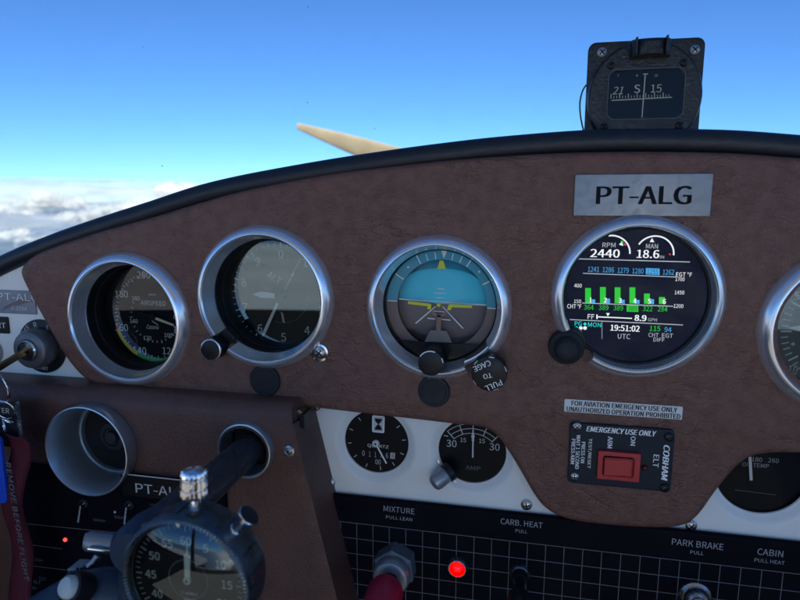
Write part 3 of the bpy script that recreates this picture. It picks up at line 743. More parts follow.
T('PG', 578.2, 323.6, 4.4, 's_aqua', 7); T('◆', 585, 324, 3.4, 's_aqua'); T('MON', 594.5, 324.8, 4.4, 's_aqua', 13)
for x, m_ in ((576.3, 's_aqua'), (580.8, 's_white'), (585, 's_white')): q = W(x, 328, y); b.disc((q.x, y, q.z), SZ(x, 328, y, 1.8), m_, 18)
b.lpx((602, 322), (602, 339), .4, 's_line', y)
T('19:51:02', 625, 328.2, 6, 's_white', 29, .012); T('UTC', 624, 336.4, 5, 's_line', 12.5); T('115', 655, 328.6, 5, 's_green', 10.5); T('94', 668, 329.6, 5, 's_cyan', 7); T('CHT', 653.5, 335, 4.2, 's_line', 10); T('EGT', 667.5, 335.6, 4.2, 's_line', 11); T('DIFF', 659, 339.8, 3.8, 's_line', 11)
b.build('screen', t, 0)
b = MB(); b.lathe((ENG.x, 0, ENG.z), [(.0453, .0022), (.0450, .0018), (.0444, .0020), (.0441, .0028), (.0441, .0047)], 'black_plastic', 96); b.build('screen_rim', t)
b = MB(); b.disc((ENG.x, .0030, ENG.z), .0442, 'screen_glass', 96); b.build('glass', t)
k1 = W(567.5, 351.5, -.016); b = MB(); b.lathe(k1, [(.00001, -.0020), (.0040, -.0016), (.0066, -.0002), (.0078, .0022), (.0083, .0065), (.0085, .0085), (.0112, .0095), (.0118, .0115), (.0118, .0165)], 'black_soft', 48); b.build('selector_knob', t)
b = MB(); b.cyl((k1.x + .0032, .003, k1.z + .0034), .0095, -.008, .010, 'black_plastic', 40); b.build('knob_boss', t)

# dial at the right edge
t = thing('vertical_speed_indicator', 'silver ringed dial with a broad white pointer, cut off at the right edge', 'dial', (VSI.x, 0, VSI.z))
bezel(t, VSI, .0535)
YV = .0185; c = W(849, 331, YV); b = MB(); b.disc((VSI.x, YV, VSI.z), .0425, 'dial', 96); y = YV - .0003
for k in range(60):
    a = radians(6 * k + 3); big = k % 5 == 0; b.line((c.x + cos(a) * (.0330 if big else .0352), c.z + sin(a) * (.0330 if big else .0352)), (c.x + cos(a) * .0395, c.z + sin(a) * .0395), .0006 if not big else .001, 'ink', y)
b.tpx('10', 793, 370, 9, 'ink', y, 9); b.tpx('5', 797, 296, 8, 'ink', y); q = W(793, 344, y); b.disc((q.x, y, q.z), .0012, 'ink_dim', 14)
b.build('dial_face', t, 0)
b = MB(); needle(b, c, pi - .03, .002, .030, .0052, .0036, 'ink', YV - .003, .007); b.lathe((c.x, YV, c.z), [(.005, 0), (.005, -.004), (.00001, -.0042)], 'housing', 24); b.build('pointer', t)
glass(t, VSI, .0535, .0132)

# ------------------------------------------------------------------ small gauges in the white board
YG = YP + .0050
t = thing('hour_meter', 'small black hour meter lettered QUARTZ with an hourglass mark, in the white board', 'hour meter', (HOB.x, YP, HOB.z))
b = MB(); b.disc((HOB.x, YG, HOB.z), rH + .0001, 'dial', 64); y = YG - .0003
for k in range(12):
    a = radians(30 * k + 8); 
    if 60 < (30 * k + 8) < 120: continue
    b.line((HOB.x + cos(a) * rH * .80, HOB.z + sin(a) * rH * .80), (HOB.x + cos(a) * rH * .92, HOB.z + sin(a) * rH * .92), .0006, 'ink_dim', y)
fr = [(372.8, 416), (384, 417), (383.6, 432.5), (372.8, 431.5)]
for i in range(4): b.lpx(fr[i], fr[(i + 1) % 4], 1.2, 'ink', y)
b.ppx(((373.6, 416.8), (383.2, 417.7), (382.9, 431.7), (373.6, 430.8)), 'ink_dim', y + .0001)
b.ppx(((374.6, 418.4), (382.2, 419), (381.4, 421.5), (378.8, 424.2), (378, 424.2), (375.3, 421.3)), 'ink_black', y - .0001); b.ppx(((378, 424.2), (378.8, 424.2), (381.3, 427.2), (382, 430.3), (374.5, 429.5), (375.4, 426.8)), 'ink_black', y - .0001)
b.tpx('QUARTZ', 378, 446.5, 3.6, 'ink', y, 21)
for s, x, yy in (('0', 363.5, 453.2), ('1', 369.7, 454), ('1', 375.4, 454.6), ('7', 381, 455), ('6', 387, 455.6)): b.tpx(s, x, yy, 5.2, 'ink_dim', y, 1.4 if s == '1' else 2.4)
b.ppx(((390.4, 452.5), (395, 453), (394.8, 459), (390.2, 458.6)), 'ink_dim', y); b.tpx('8', 392.6, 455.8, 4.6, 'ink_black', y - .0001, 2.2)
b.tpx('00', 378, 462, 5, 'ink_dim', y, 5.5); b.tpx('HRS', 374.5, 474, 2, 'ink_grey', y)
b.build('dial_face', t, 0)
b = MB(); c = W(376.3, 442.6, YG); a = rot2(c, W(387, 462.3, YG)); needle(b, c, a, 0, .0175, .0011, .0011, 'ink', YG - .0022); b.cyl((c.x, YG - .0028, c.z), .0028, -.0002, .0027, 'ink_dim', 24); b.cyl((c.x, YG - .0034, c.z), .0008, 0, .001, 'ink_black', 12); b.build('hand', t)
b = MB(); b.disc((HOB.x, YP + .0042, HOB.z), rH, 'screen_glass', 64); b.build('glass', t); 

t = thing('ammeter', 'small black ammeter lettered AMP with its needle upright, between white board and leather edge', 'ammeter', (AMP.x, YP, AMP.z))
b = MB(); b.disc((AMP.x, YG, AMP.z), rA + .0001, 'dial', 64); c = W(472.5, 460, YG)
for r_ in (.0213, .0250, .0288): b.arc((c.x, c.z), r_ * .98, r_ * .98 + .00045, radians(48), radians(132), 'ink_dim', y)
for dg in (48, 69, 90, 111, 132): a = radians(dg); b.line((c.x + cos(a) * .0208, c.z + sin(a) * .0208), (c.x + cos(a) * .0287, c.z + sin(a) * .0287), .0006, 'ink_dim', y)
for s, x, yy, h in (('30', 451.5, 443.5, 7), ('15', 463.2, 440, 4.2), ('0', 473, 440, 4.2), ('15', 482, 441, 4.2), ('30', 494.5, 447, 7)): b.tpx(s, x, yy, h, 'ink_dim', y)
b.tpx('AMP', 473, 468, 4, 'ink_grey', y, 15); b.lpx((444, 435.5), (448, 436.3), .9, 'ink_dim', y); b.build('dial_face', t, 0)
b = MB(); c2 = W(473, 456.5, YG); needle(b, c2, pi / 2 + .01, 0, .021, .0011, .0009, 'ink_dim', YG - .002, .002); needle(b, c2, pi / 2 + .01, .0145, .0165, .0012, .0026, 'ink_dim', YG - .0021, .004); b.build('needle', t)
b = MB(); b.disc((AMP.x, YP + .0042, AMP.z), rA, 'screen_glass', 64); b.build('glass', t)
b = MB(); p0, p1 = W(450, 471, YP - .002), W(433.5, 484, YP - .010); ax = (p1 - p0).normalized()
b.lathe(p0, [(.00001, -.002), (.0072, -.001), (.0072, .0035), (.0064, .0038)], 'black_plastic', 32, axis=ax); b.lathe(p0, [(.0060, .0036), (.0064, .0045), (.0064, .0125), (.0056, .0152), (.0035, .0166), (.00001, .0170)], 'grey_metal', 32, axis=ax)
b.build('post_light', t)
b = MB(); b.arc((AMP.x, AMP.z), rA + .0002, rA + .0011, radians(196), radians(246), 'chrome', YP - .0006); b.build('light_clip', t)

t = thing('oil_temperature_gauge', 'black temperature gauge lettered TEMP, half under the leather at the lower right', 'temperature gauge', (TMP.x, YP, TMP.z))
b = MB(); b.disc((TMP.x, YG + .003, TMP.z), rT + .0002, 'dial', 64); y = YG + .0027
b.lathe((TMP.x, YG, TMP.z), [(rT, -.0002), (rT, .003)], 'housing', 64)
b.tpx('180', 757, 459.5, 4.4, 'label_grey', y); b.tpx('260', 773.5, 460.5, 4.4, 'label_grey', y); b.tpx('OIL TEMP', 755.5, 465.2, 4.0, 'label_grey', y); b.lpx((735, 490), (776, 495), .4, 'ink_grey', y); b.build('dial_face', t, 0)
b = MB(); A, B = W(750, 457, YG + .001), W(751.3, 480.5, YG + .001); b.line((A.x, A.z), (B.x, B.z), .0018, 'ink_dim', YG + .001, .0005); b.build('needle', t)
b = MB(); b.disc((TMP.x, YP + .0046, TMP.z), rT, 'screen_glass', 64); b.build('glass', t)

# ------------------------------------------------------------------ placards and the emergency switch on the leather
def plate(mb, quad, m, y0, y1, r):
    P = [W(*q, y0) for q in quad]
    x0, x1 = (P[0].x + P[3].x) / 2, (P[1].x + P[2].x) / 2; z1, z0 = (P[0].z + P[1].z) / 2, (P[2].z + P[3].z) / 2
    slab(mb, rrect(x0, x1, z0, z1, r), [], y0, y1, m, min(.0004, (y1 - y0) * .3)); return x0, x1, z0, z1

t = thing('registration_plate', 'brushed metal plate engraved PT-ALG above the round digital display', 'name plate', W(643, 195, 0))
b = MB(); x0, x1, z0, z1 = plate(b, ((575, 174.5), (713, 173), (711, 216.5), (573.5, 216)), 'brushed', -.0018, .0004, .0008)
b.tpx('PT-ALG', 643.3, 195.2, 18.5, 'ink_black', -.0021, 94, bold=.018); b.build('plate', t, 30)

t = thing('warning_sticker', 'white sticker reading FOR AVIATION EMERGENCY USE ONLY, below the digital display', 'sticker', W(623, 410, 0))
b = MB(); plate(b, ((565, 398), (682.8, 408), (682, 420.5), (563.7, 411)), 'label_white', -.0006, .0002, .0008)
b.tpx('FOR AVIATION EMERGENCY USE ONLY', 623.5, 406.5, 4.9, 'ink_black', -.0008, 106, bold=.014); b.tpx('UNAUTHORIZED OPERATION PROHIBITED', 622.5, 412.6, 4.9, 'ink_black', -.0008, 114, bold=.014); b.build('sticker', t, 30)

t = thing('emergency_transmitter_switch', 'black plate lettered EMERGENCY USE ONLY with a red rocker switch', 'switch plate', W(620, 457, 0))
b = MB(); YT = -.0026
x0, x1, z0, z1 = plate(b, ((571, 420), (674.5, 433), (670.8, 493.5), (567, 481.5)), 'plate_blue', YT, .0004, .003)
y = YT - .0003
b.tpx('EMERGENCY USE ONLY', 621, 431.3, 5.4, 'ink', y, 70, bold=.02, shear=.25)
for s, x, yy, h, wp in (('ARM', 610, 442.4, 4.6, 11.5), ('ON', 633, 441, 4.6, 9), ('TEST/RESET', 589.5, 453.5, 3.9, 30), ('PRESS ON', 583, 452.5, 3.7, 21), ('WAIT 1 SECOND', 577.7, 452, 3.7, 34), ('PRESS ARM', 573, 451.5, 3.7, 25)):
    q = W(x, yy, y); b.text(s, (q.x, q.z), SZ(x, yy, y, h * .95), 'ink', y, rot=-pi / 2, width=SZ(x, yy, y, wp), bold=.014)
q = W(656, 461, y); b.text('ELT', (q.x, q.z), SZ(656, 461, y, 5), 'ink', y, rot=-pi / 2, width=SZ(656, 461, y, 12.5), bold=.01)
q = W(665.5, 463, y); b.text('COBHAM', (q.x, q.z), SZ(665, 463, y, 5.6), 'ink', y, rot=-pi / 2, width=SZ(665, 463, y, 35), bold=.03, shear=.2)
b.build('plate', t, 30)
for px, py in ((577, 426.5), (669, 437), (574.5, 476.5), (664.5, 488)): screw(t, px, py, YT - .0001, .0031, 'steel' if px < 600 else 'black_wrinkle', ang=random.uniform(0, 1.5), cross=px < 600)
P = [W(*q, YT - .003) for q in ((598.3, 450), (641, 455), (639, 483), (597, 478))]
x0, x1, z1, z0 = (P[0].x + P[3].x) / 2, (P[1].x + P[2].x) / 2, (P[0].z + P[1].z) / 2, (P[2].z + P[3].z) / 2
sw = MB(); slab(sw, rrect(x0, x1, z0, z1, .0006), [], YT - .0034, YT, 'red_plastic', .0004); swo = sw.build('switch_frame', t, 30)
b = MB(); xa, xb = x0 + (x1 - x0) * .14, x0 + (x1 - x0) * .84; za, zc = z0 + (z1 - z0) * .17, z0 + (z1 - z0) * .83; yf = YT - .0034
b.poly(rrect(xa - .0006, xb + .0006, za - .0006, zc + .0006, .0016), 'ink_black', yf - .0001)
vs = []
for x, yq in ((xa, -.0002), (xa + .0003, -.0030), (xa + (xb - xa) * .70, -.0014), (xb - .0016, -.0024), (xb, -.0001)):
    for z in (za, za + .0012, zc - .0012, zc): vs.append((x, yf + yq * (1 if za < z < zc else .55), z))
b.add(vs, [[i * 4 + j, i * 4 + j + 1, i * 4 + j + 5, i * 4 + j + 4] for i in range(4) for j in range(3)], 'red_plastic'); b.build('rocker', swo, 30)
q = W(644.5, 467.5, YT); b = MB(); b.lathe(q, [(.0021, 0), (.0020, -.0012), (.0013, -.0024), (.00001, -.0029)], 'red_dark', 24); b.build('warning_light', t)
for cx_, cz_ in (((x0 + x1) / 2, z1 + .0006), ((x0 + x1) / 2, z0 - .0006)):
    pass

# ------------------------------------------------------------------ black switch board along the bottom
YB = .0045
zt0, zt1 = W(340, 492.5, YB), W(795, 546, YB); ztop = (zt0.z + zt1.z) / 2
t = thing('switch_board', 'black lower board ruled with a fine white grid and lettered MIXTURE, CARB. HEAT, PARK BRAKE', 'switch board', (.05, YB, ztop))
b = MB(); slab(b, rrect(-.60, .62, ztop - .24, ztop, .003), [], YB, YB + .005, 'black_board', .0022)
gx0, gx1 = W(341, 540, YB).x, W(783, 574, YB).x; g = (gx1 - gx0) / 24; gz = W(476, 537, YB).z; y = YB - .0002
zz = gz
for k in range(9): b.line((gx0 - 6 * g, gz - k * g), (.61, gz - k * g), .00042, 'ink_grey', y)
for k in range(-6, 36): b.line((gx0 + k * g, gz), (gx0 + k * g, gz - 8 * g), .00042, 'ink_grey', y - .00002)
for s, x, yy, h, wp in (('MIXTURE', 399, 510, 5.6, 31), ('PULL LEAN', 399, 518.3, 3.2, 26), ('CARB. HEAT', 521.5, 523.3, 5.8, 42), ('PULL', 521.5, 531.3, 3.3, 12), ('PARK BRAKE', 697.5, 544.3, 6.2, 52), ('PULL', 697, 552.8, 3.6, 13.5), ('CABIN', 770.3, 552.8, 6.4, 26), ('PULL HEAT', 769.5, 561.5, 3.6, 30.5)):
    b.tpx(s, x, yy, h, 'label_grey', y - .0001, wp)
b.build('board', t, 30)
# mixture control
c = W(397, 561, YB); t = thing('mixture_control', 'red push rod through a grey hexagonal nut below the MIXTURE lettering', 'control knob', c)
b = MB(); rr_ = .0165
b.lathe(c, [(rr_, 0), (rr_, -.0125), (rr_ * .82, -.0150), (rr_ * .80, -.0150)], 'hex_grey', 6, a0=pi / 6 + .1, a1=2 * pi + pi / 6 + .1); b.build('hex_nut', t, 20, bevel=.0006)
b = MB(); b.lathe(c, [(.0135, -.014), (.0138, -.0155), (.0138, -.021), (.0125, -.0235), (.0095, -.0245), (.0062, -.0245), (.0058, -.0225)], 'grey_metal', 48); b.build('collar', t)
b = MB(); b.cyl(c, .0050, -.034, -.020, 'steel', 28); b.build('rod', t)
b = MB(); b.lathe(c, [(.0060, -.032), (.0118, -.0345), (.0128, -.038), (.0128, -.062), (.010, -.068), (.00001, -.069)], 'red_knob', 40); b.build('knob', t)
# indicator lamp
c = W(458, 564.5, YB); t = thing('indicator_lamp', 'lit red indicator lamp in a chrome ring beside the mixture knob', 'lamp', c)
b = MB(); b.lathe(c, [(.0074, 0), (.0074, -.0050), (.0066, -.0062), (.0060, -.0062), (.0058, -.004)], 'steel', 36); b.build('lamp_ring', t)
b = MB(); b.lathe(c, [(.0059, -.0042), (.0056, -.0062), (.0040, -.0080), (.0018, -.0087), (.00001, -.0089)], 'red_lens', 32); b.build('lens', t)
b = MB(); b.lathe(c, [(.0034, -.0022), (.0036, -.0040), (.0026, -.0056), (.00001, -.0062)], 'red_lamp', 24); b.build('bulb', t)
b = MB(); b.lathe(c, [(.0059, -.0040), (.0040, -.0016), (.00001, -.0012)], 'red_plastic', 32); b.build('reflector', t)
# carb heat, park brake, cabin heat
def pull_knob(name, label, px, py, r, kn):
    c = W(px, py, YB); t = thing(name, label, 'control knob', c, 'pull controls on the switch board')
    b = MB(); b.lathe(c, [(r * 1.02, 0), (r, -.002), (r * .86, -.0034), (r * .80, -.003)], 'steel' , 40); b.lathe(c, [(r * .80, -.002), (r * .78, -.0085), (r * .68, -.0100), (r * .5, -.0100)], 'steel' if kn == 'chrome' else 'black_plastic', 40); b.build('collar', t)
    b = MB(); b.cyl(c, r * .46, -.05, -.008, 'steel' if kn == 'chrome' else 'black_plastic', 28); b.build('rod', t)
    b = MB(); b.lathe(c, [(r * .5, -.026 - (.012 if kn == 'chrome' else 0)), (r * 1.15, -.029 - (.012 if kn == 'chrome' else 0)), (r * 1.25, -.050), (r * .9, -.056), (.00001, -.057)], 'black_plastic', 40); b.build('knob', t)
pull_knob('carburettor_heat_control', 'black pull knob with a dull steel collar under the CARB. HEAT lettering', 520, 573, .0070, 'black')
pull_knob('park_brake_control', 'polished steel collar of the pull knob under the PARK BRAKE lettering', 694.5, 595, .0105, 'chrome')

# ------------------------------------------------------------------ ignition corner at the far left
t = thing('registration_placard', 'grey placard lettered PT-ALG C-170A on the white board at the left edge', 'placard', W(5, 301, YP))
b = MB(); plate(b, ((-36, 290), (34, 290), (36, 313), (-36, 313)), 'grey_plate', YP - .0014, YP + .0002, .0008)
yq = YP - .0017
b.ppx(((1, 311), (4, 306.5), (14, 302), (23, 298.5), (34, 301), (24, 303.5), (12, 306.5)), 'ball_brown', yq)
b.tpx('PT-ALG', 17.5, 297, 7.2, 'label_white', yq - .0001, 41); b.tpx('C-170A', 19, 308.5, 3.6, 'label_white', yq - .0001, 15, shear=.2); b.build('plate', t, 30)
t = thing('start_placard', 'small dark tag lettered START beside the ignition switch', 'placard', W(-6, 324, YP))
b = MB(); plate(b, ((-24, 316.5), (8, 316.5), (8, 333), (-24, 333)), 'black_plastic', YP - .0016, YP + .0002, .0012); b.tpx('START', -6, 325, 5.6, 'ink', YP - .0019, 23); b.build('plate', t, 30)
t = thing('starter_button', 'dark round button at the left edge beside the ignition switch', 'button', W(-7, 352, YP))
c = W(-9, 351, YP); b = MB(); b.lathe(c, [(.0125, 0), (.0125, -.004), (.011, -.006), (.0085, -.0062)], 'grey_metal', 40); b.build('collar', t); b = MB(); b.lathe(c, [(.0085, -.004), (.0085, -.0085), (.0075, -.0095), (.00001, -.0098)], 'black_plastic', 40); b.build('button', t)

c = W(43, 346, YP); t = thing('ignition_switch', 'round grey key switch on a black plate lettered OFF R L, beside the leather edge', 'ignition switch', c)
b = MB(); rI = SZ(43, 346, YP, 26.5); b.cyl(c, rI, -.0012, .0002, 'black_plastic', 64, bev=.0003); yq = YP - .0015
for s, ang in (('OFF', 137), ('R', 103), ('L', 64), ('BOTH', 20), ('START', -95)):
    a = radians(ang); b.text(s, (c.x + cos(a) * rI * .82, c.z + sin(a) * rI * .82), .0044 if s != 'START' else .003, 'ink_dim', yq, rot=a - pi / 2 if s != 'START' else a + pi / 2)
b.build('escutcheon', t, 30)
b = MB(); b.lathe(c, [(.0160, -.001), (.0168, -.004), (.0165, -.0115), (.0152, -.0145), (.0128, -.0158), (.0095, -.0160), (.0088, -.0150)], 'switch_grey', 56); b.build('switch_body', t)
b = MB(); b.lathe(c, [(.0088, -.013), (.0088, -.0172), (.0078, -.0184), (.00001, -.0186)], 'chrome', 40); b.box((c.x, c.y - .0188, c.z), (.006, .0006, .002), 'ink_black', Matrix.Rotation(radians(25), 3, 'Y')); b.build('lock_cylinder', t)

kp = Vector((c.x, c.y - .018, c.z)); ke = W(-12, 374, -.052)
t = thing('ignition_key', 'worn bronze key standing in the ignition lock', 'key', kp)
d = (ke - kp); L = d.length; d.normalize(); s1 = d.cross(Vector((.35, .25, 1))).normalized(); n1_ = d.cross(s1)
Rm = Matrix((d, s1, n1_)).transposed()
b = MB(); b.box(kp + d * L * .5, (L, .0024, .0068), 'bronze', Rm); b.box(kp + d * (L + .010), (.022, .0026, .021), 'bronze', Rm); b.build('blade', t, bevel=.0006)

def ring(mb, c_, r, th, n_, m_):
    n_ = Vector(n_).normalized(); u = n_.orthogonal().normalized(); v = n_.cross(u)
    mb.tube([Vector(c_) + (u * cos(2 * pi * i / 40) + v * sin(2 * pi * i / 40)) * r for i in range(40)], th, m_, 10, closed=True)
YK = -.052
t = thing('key_ring', 'thin chrome split rings hanging from the key at the left edge', 'key ring', W(1, 388, YK))
b = MB(); ring(b, W(-2, 388, YK), SZ(0, 388, YK, 15.5), .0007, (.25, 1, .1), 'chrome'); ring(b, W(-2, 388, YK) + Vector((0, .0015, -.0003)), SZ(0, 388, YK, 15.2), .0007, (.3, 1, .12), 'chrome'); b.build('split_ring', t)
b = MB(); ring(b, W(5, 410, YK), SZ(5, 410, YK, 10), .0006, (-.1, 1, .3), 'chrome'); ring(b, W(4, 426, YK - .002), SZ(5, 426, YK, 6.5), .0006, (.6, .8, .1), 'chrome'); ring(b, W(7, 421, YK - .001), SZ(5, 426, YK, 5), .0006, (.1, .6, .8), 'chrome'); b.build('small_ring', t)
t = thing('key_fob', 'black fob with a silver rim lettered MASTER, hanging below the split rings', 'key fob', W(2, 421, YK))
b = MB(); yq = YK + .004; plate(b, ((-22, 401), (14.5, 401), (19, 446), (-20, 446)), 'fob_black', yq, yq + .003, .002); b.tpx('MASTER', -3, 410, 5.2, 'ink_dim', yq - .0004, 24)
A, B = W(15.5, 403, yq - .0005), W(20, 446, yq - .0005); b.line((A.x, A.z), (B.x, B.z), .0011, 'steel', yq - .0006, .003); b.build('fob', t)
t = thing('warning_ribbon', 'crimson fabric streamer lettered REMOVE BEFORE FLIGHT hanging at the left edge', 'ribbon', W(14, 440, -.058))
b = MB(); path = catmull([(12.0, 436.0), (15, 450), (15, 475), (12.5, 505), (13, 535), (17, 565), (20, 600), (22, 640)], 5, False); hw = 10.5; vs = []; wv = -.058; RB = []
for i, p in enumerate(path):
    f_ = min(1, .75 + i * .1)
    for k in range(7):
        u = k / 6 * 2 - 1; yv = wv + .004 * sin(i * .35) + .0035 * u * u * (1 if i > 5 else .4); q = W(p.x + u * hw * f_, p.y + 2 * u, wv); vs.append((q.x, yv, q.z))
b.add(vs, [[i * 7 + k, i * 7 + k + 1, i * 7 + k + 8, i * 7 + k + 7] for i in range(len(path) - 1) for k in range(6)], 'ribbon_red')
A = W(9.5, 466, wv - .005); b.text('REMOVE BEFORE FLIGHT', (A.x + .0012, A.z - .045), .0042, 'ink_grey', wv - .0052, rot=radians(-87), width=.096, shear=.15)
o = b.build('ribbon', t, 60); sm = o.modifiers.new('thick', 'SOLIDIFY'); sm.thickness = .0008
t = thing('blue_tag', 'bright blue plastic tag at the left edge beside the crimson streamer', 'tag', W(-4, 470, -.062))
b = MB(); yq = -.064; plate(b, ((-26, 436), (1, 436), (5, 502), (-26, 502)), 'blue_plastic', yq, yq + .003, .004); b.build('tag', t)

# ------------------------------------------------------------------ lower leather box, vent, control column
YF = -.0215
zt = W(60, 377, YP).z + .001; ybk = YP - .0003
t = thing('lower_dash_box', 'dark brown leather box under the left dials, with two silver ringed holes', 'dash box', W(200, 470, YF))
prof = [(ybk, zt)]; rb = .013
for i in range(9): a = pi / 2 * i / 8; prof.append((YF + rb - rb * sin(a), zt - rb * (1 - cos(a))))
prof += [(YF, zt - .05), (YF, zt - .09), (YF, zt - .15), (YF, zt - .24)]
A, B = W(297, 440, YF), W(331, 575, YF)
def xr(z): return A.x + (B.x - A.x) * (z - A.z) / (B.z - A.z)
XLB = -.62
holes = ((85, 452, 'vent'), (243, 452, 'col'))
cv, cc = W(85.5, 452, YF), W(243.5, 452, YF)
rv = SZ(85, 452, YF - .013, 44.5); cv2 = W(85.5, 452, YF - .013)
b = MB(); vs = []
for (yy, z) in prof: vs += [(XLB, yy, z), (xr(min(z, zt - .004)), yy, z)]
n = len(prof)
b.add(vs, [[2 * i, 2 * i + 1, 2 * i + 3, 2 * i + 2] for i in range(9)], 'leather_low')       # rounded shoulder
zlo, zhi = prof[-1][1], prof[9][1]
fr_out = [(XLB, zlo), (xr(zlo), zlo), (xr(zhi), zhi), (XLB, zhi)]
cu = bpy.data.curves.new('s', 'CURVE'); cu.dimensions = '2D'; cu.fill_mode = 'FRONT'
for lp in [fr_out] + [[(c_.x + r_ * cos(2 * pi * i / 64), c_.z - r_ * sin(2 * pi * i / 64)) for i in range(64)] for c_, r_ in ((cv2, rv - .0012), (cc, .0185))]:
    sp = cu.splines.new('POLY'); sp.points.add(len(lp) - 1); sp.use_cyclic_u = True
    for p, q in zip(sp.points, lp): p.co = (q[0], q[1], 0, 1)
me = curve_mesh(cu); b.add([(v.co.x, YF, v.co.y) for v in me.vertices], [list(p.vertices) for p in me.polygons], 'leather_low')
# right hand side, with a worn rounded corner
endv = [(xr(min(z, zt - .004)), yy, z) for yy, z in prof] + [(xr(zlo) + .004, ybk, zlo)]
bx = [(xr(zt - .004) + .002, ybk, zt - .004)]
K = [(xr(z) , yy, z) for yy, z in prof[9:]]; back = [(xr(z) + .006, ybk, z) for yy, z in prof[9:]]
b.add(K + back, [[i, i + 1, len(K) + i + 1, len(K) + i] for i in range(len(K) - 1)], 'leather_low')
top_e = [(xr(zt - .004), yy, z) for yy, z in prof[:10]]
b.add(top_e + [(xr(zhi) + .006, ybk, zhi)], [list(range(11))], 'leather_low')
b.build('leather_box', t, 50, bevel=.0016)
screw(t, 289, 451, YF - .0006, .0024, 'steel', ang=.3); c = W(289, 451, YF); b = MB(); b.lathe(c, [(.0046, 0), (.0043, -.0008), (.0030, -.0012), (.0022, -.0004)], 'steel', 32); b.build('washer', t)
b = MB(); A, B = W(299, 413, -.010), W(301, 424, -.004); b.cyl(A, .0034, -.002, .014, 'bronze', 20); b.box((A + Vector((.0035, .004, -.005))), (.004, .016, .011), 'black_plastic'); b.build('corner_clip', t, bevel=.0005)
b = MB()
b.tube([W(92, 470, -.008) + Vector((0, 0, 0)), W(92, 470, -.008) + Vector((.0002, 0, 0))], .0001, 'housing', 4)

t = thing('air_vent', 'wide flared silver air vent tube at the left of the brown leather box', 'air vent', (cv.x, YF, cv.z))
o = cv2; b = MB()
b.lathe((o.x, YF, o.z), [(rv - .0016, .002), (rv - .0010, -.006), (rv, -.0122), (rv - .0004, -.0134), (rv - .0012, -.0136), (rv - .0019, -.0128), (rv - .0042, .004), (rv - .0062, .020)], 'vent_grey', 96); b.build('vent_tube', t)
b = MB(); b.lathe((o.x, YF + .020, o.z), [(rv - .0060, -.001), (rv - .0072, -.002), (rv - .0078, .0005), (rv - .0072, .004)], 'vent_grey', 80); b.disc((o.x, YF + .022, o.z), rv - .0070, 'housing', 64)
b.lathe((o.x, YF + .022, o.z), [(.0125, 0), (.0115, -.004), (.0080, -.0055), (.0070, -.0040), (.0058, -.0040), (.0050, -.0070), (.00001, -.0080)], 'black_soft', 40)
b.box((o.x + .014, YF + .019, o.z - .006), (.006, .002, .0016), 'steel', Matrix.Rotation(.5, 3, 'Y')); b.build('vent_valve', t)

t = thing('control_column', 'dark steering column running out of a silver ringed hole in the leather box', 'control column', (cc.x, YF, cc.z))
b = MB(); rc = SZ(243, 452, YF - .006, 27.5); o = W(243.5, 451.5, YF - .006)
b.lathe((o.x, YF, o.z), [(rc, .001), (rc, -.005), (rc - .0005, -.0062), (rc - .0014, -.0064), (rc - .0022, -.0056), (rc - .0034, .016)], 'vent_grey', 72); b.build('collar_ring', t)
b = MB(); b.lathe((o.x, YF, o.z), [(rc - .0030, .012), (rc - .004, .014), (.00001, .014)], 'housing', 48); b.build('hole_lining', t)
sx, sz_ = o.x + .0012, o.z - .0008; rs = .0112
b = MB(); b.lathe((sx, YF, sz_), [(rs, .014), (rs, -.050), (rs + .0004, -.0505), (rs + .0004, -.082), (rs + .001, -.0825), (rs + .001, -.128)], 'shaft', 48); b.build('shaft', t)
# yoke behind and below the stopwatch
hubp = Vector((sx, -.150, sz_))
b = MB(); b.lathe(hubp, [(.00001, -.010), (.012, -.009), (.014, -.006), (.0145, .010), (.013, .018), (.0122, .020)], 'yoke_blue', 40)
arm = catmull([hubp + Vector((.0, 0, -.014)), W(134, 594, -.148), W(104, 592, -.152), W(66, 604, -.158), W(20, 638, -.165), W(0, 690, -.17)], 6, False)
b.tube(arm, [.0110 + .002 * min(1, i / 8) for i in range(len(arm))], 'yoke_blue', 24); yk = b.build('yoke_horn', t)
b = MB(); q = W(69, 587, -.170); ax = Vector((-.25, -.8, .55)).normalized()
b.lathe(q, [(.0080, .010), (.0086, .003), (.0080, .0005), (.0066, 0), (.0062, .002)], 'black_plastic', 36, axis=-ax); b.build('button_collar', yk)
b = MB(); b.lathe(q, [(.0060, .002), (.0058, -.0012), (.0045, -.0030), (.00001, -.0036)], 'button_white', 32, axis=-ax); b.build('push_to_talk_button', yk)

# chrome clamp between yoke and panel
t = thing('clamp', 'rounded steel clamp bracket above the yoke horn, left of the stopwatch', 'clamp', W(95, 548, -.13))
b = MB(); b.tube([W(84, 541, -.135), W(88, 541, -.134), W(104, 543, -.130), W(128, 546, -.128)], [.0042, .0056, .0058, .0058], 'grey_metal', 24); b.build('clamp_bar', t)
b = MB(); b.tube([W(88, 548.5, -.140), W(100, 550, -.138), W(118, 552, -.136)], .0009, 'chrome', 10); b.tube([W(98, 556, -.140), W(94, 562, -.142), W(88, 567, -.144)], .0022, 'steel', 14); b.build('clamp_rod', t)
t = thing('cable_plug', 'small grey rectangular plug beside the yoke button', 'plug', W(80, 567, -.145))
b = MB(); b.box(W(80, 567.5, -.145), (.0078, .010, .0044), 'grey_metal', Matrix.Rotation(-.12, 3, 'Y')); b.build('plug_body', t, bevel=.0006)
b = MB(); p = W(77.5, 568.5, -.1508); b.box(p, (.0012, .0006, .0009), 'ink_black'); b.box(p + Vector((.0022, 0, .0001)), (.0012, .0006, .0009), 'ink_black'); b.build('socket', t)

